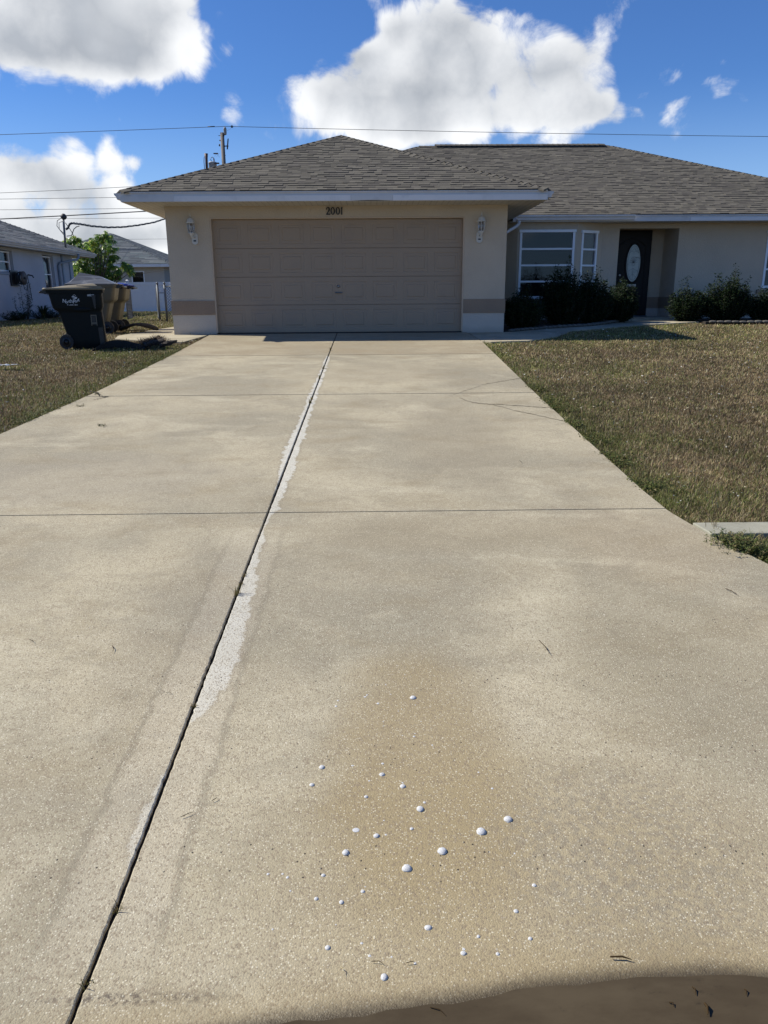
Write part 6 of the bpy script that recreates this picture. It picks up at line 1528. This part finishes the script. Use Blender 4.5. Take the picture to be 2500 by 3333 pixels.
SHORT = {(903,119): 'farthest lone foam blob', (411,494): 'oval upper left foam blob', (942,720): 'large middle foam blob', (1416,776): 'farthest right large foam blob', (1272,842): 'porous large foam blob', (1062,948): 'large round foam blob',
      (870,1040): 'brightest large foam blob', (540,955): 'dull grey large foam blob', (595,830): 'faint burst foam patch', (748,1643): 'foam blob nearest the dark patch', (985,1363): 'medium foam blob below the brightest',
      (443,1476): 'medium lower left foam blob', (1175,1508): 'double foam blob near the dark patch', (706,864): 'medium grey foam blob', (848,597): 'medium blob with a speck on top', (736,533): 'porous upper middle foam blob', (357,589): 'medium upper left foam blob'}
_rel = {}
for (zx, zy, rr_) in FO_:
    if (zx, zy) in FL: continue
    q = min(SHORT, key=lambda a: math.hypot(a[0]-zx, a[1]-zy)); dx_, dy_ = zx-q[0], zy-q[1]
    vert = '' if abs(dy_) < 0.4*abs(dx_) else ('below' if dy_ > 0 else 'above'); hor = '' if abs(dx_) < 0.4*abs(dy_) else ('right' if dx_ > 0 else 'left')
    _rel.setdefault((q, ' '.join(v for v in (vert, hor) if v)), []).append((math.hypot(dx_, dy_), (zx, zy)))
for (q, dr), lst in _rel.items():
    for n_, (_, key) in enumerate(sorted(lst)):
        w_ = dr.replace('below left', 'below and left of').replace('below right', 'below and right of').replace('above left', 'above and left of').replace('above right', 'above and right of')
        if w_ in ('left', 'right'): w_ += ' of'
        o_ = '' if len(lst) == 1 else (ORD[n_]+' ' if n_ else 'nearest ')
        FL[key] = f'{o_}white foam speck {w_} the {SHORT[q]}'
for k, (zx, zy, rr_) in enumerate(FO_):
    px, py = 800+zx*0.6028, 2200+zy*0.6028; q = inv(px, py, plane=PL); zc_ = (np.array([q.x, q.y, q.z-CZ])@fwd)
    rad = rr_*0.6028*zc_/F*0.98; b = MB(); rn = random.Random(k); hh = rad*(0.72 if rr_ > 9 else 0.35)
    if (zx, zy) == (595, 830): hh = rad*0.12
    n = 14 if rr_ > 9 else 9; prof = [(1.0, 0.0), (1.02, 0.12), (0.94, 0.42), (0.72, 0.74), (0.42, 0.93), (0.12, 1.0)]
    ex = 1+rn.uniform(-0.1, 0.15); vs = []
    for (r_, h_) in prof:
        for j in range(n):
            t = 2*math.pi*j/n; jit = 1+rn.gauss(0, 0.06 if rr_ > 9 else 0.14)
            vs.append((q.x+rad*r_*math.cos(t)*ex*jit, q.y+rad*r_*math.sin(t)*jit, G(q.x, q.y)-0.0005+hh*h_))
    fs = [(i*n+j, i*n+(j+1) % n, (i+1)*n+(j+1) % n, (i+1)*n+j) for i in range(5) for j in range(n)]+[tuple(5*n+j for j in range(n))]
    b.add(vs, fs, smooth=True)
    tag(b.build('foam_blob', M_FOAM), FL.get((zx, zy), 'tiny white foam speck stuck to the tan driveway concrete'), 'foam blob', 'foam blobs scattered on the driveway')

# twigs, leaf scraps and cracks
TW = [((1755, 2090), (1790, 2135), 0.003, 'long dark twig lying on the right slab'), ((96, 2085), (112, 2098), 0.002, 'short dark twig at the far left edge of the left slab'), ((365, 2105), (368, 2128), 0.0025, 'short upright dark stick on the left slab'), ((588, 2665), (632, 2648), 0.002, 'dark twig beside the joint, level with the middle of the foam specks'), ((690, 2612), (708, 2602), 0.002, 'short dark twig just right of the joint, above a longer one'),
      ((1108, 3160), (1118, 3190), 0.0016, 'pale straw blade near the dark patch'), ((1208, 3142), (1250, 3152), 0.0015, 'thin brown stem left of the lowest foam blob row'), ((1322, 3148), (1352, 3148), 0.0016, 'thin brown stem beside a small foam speck near the dark patch'), ((1985, 3130), (2055, 3140), 0.004, 'dark leaf scrap just above the dark patch'), ((2250, 3232), (2262, 3260), 0.003, 'dark speck of leaf on the dark patch, upper middle'), ((2420, 3240), (2425, 3262), 0.003, 'dark scrap on the dark patch near the right edge of the photo'), ((2175, 3285), (2190, 3300), 0.003, 'small dark scrap in the middle of the dark patch'), ((1400, 3300), (1450, 3328), 0.002, 'thin dark scrap at the left end of the dark patch'),
      ((540, 2258), (560, 2262), 0.0015, 'tiny stick beside the end of the white joint band'), ((1690, 1500), (1700, 1512), 0.002, 'tiny stick in the middle of the far right slab'), ((2360, 1920), (2400, 1940), 0.003, 'thin dark scrap near the right edge of the photo, level with the joint weed'), ((2290, 3292), (2300, 3330), 0.006, 'brown leaf clump lying on the dark patch')]
M_TWIG = mat('dark_twig', (0.045, 0.030, 0.016), 1.0, var=0.3, spec=0.0); M_STRAW = mat('straw', (0.42, 0.36, 0.2), 0.8)
for k, (a, c, r_, lab) in enumerate(TW):
    A = inv(*a, plane=PL); B = inv(*c, plane=PL); A.z = G(A.x, A.y)+r_+0.0045; B.z = G(B.x, B.y)+r_+0.0045; mm = A.lerp(B, 0.5)+Vector((0.004, 0.003, 0.002))
    b = MB(); b.tube([A, mm, B], [r_*0.5, r_*0.6, r_*0.2], 5)
    tag(b.build('twig', M_STRAW if 'straw' in (lab or '') else M_TWIG), lab or 'tiny dark twig fragment lying on the driveway', 'twig', 'twigs and scraps lying on the driveway')
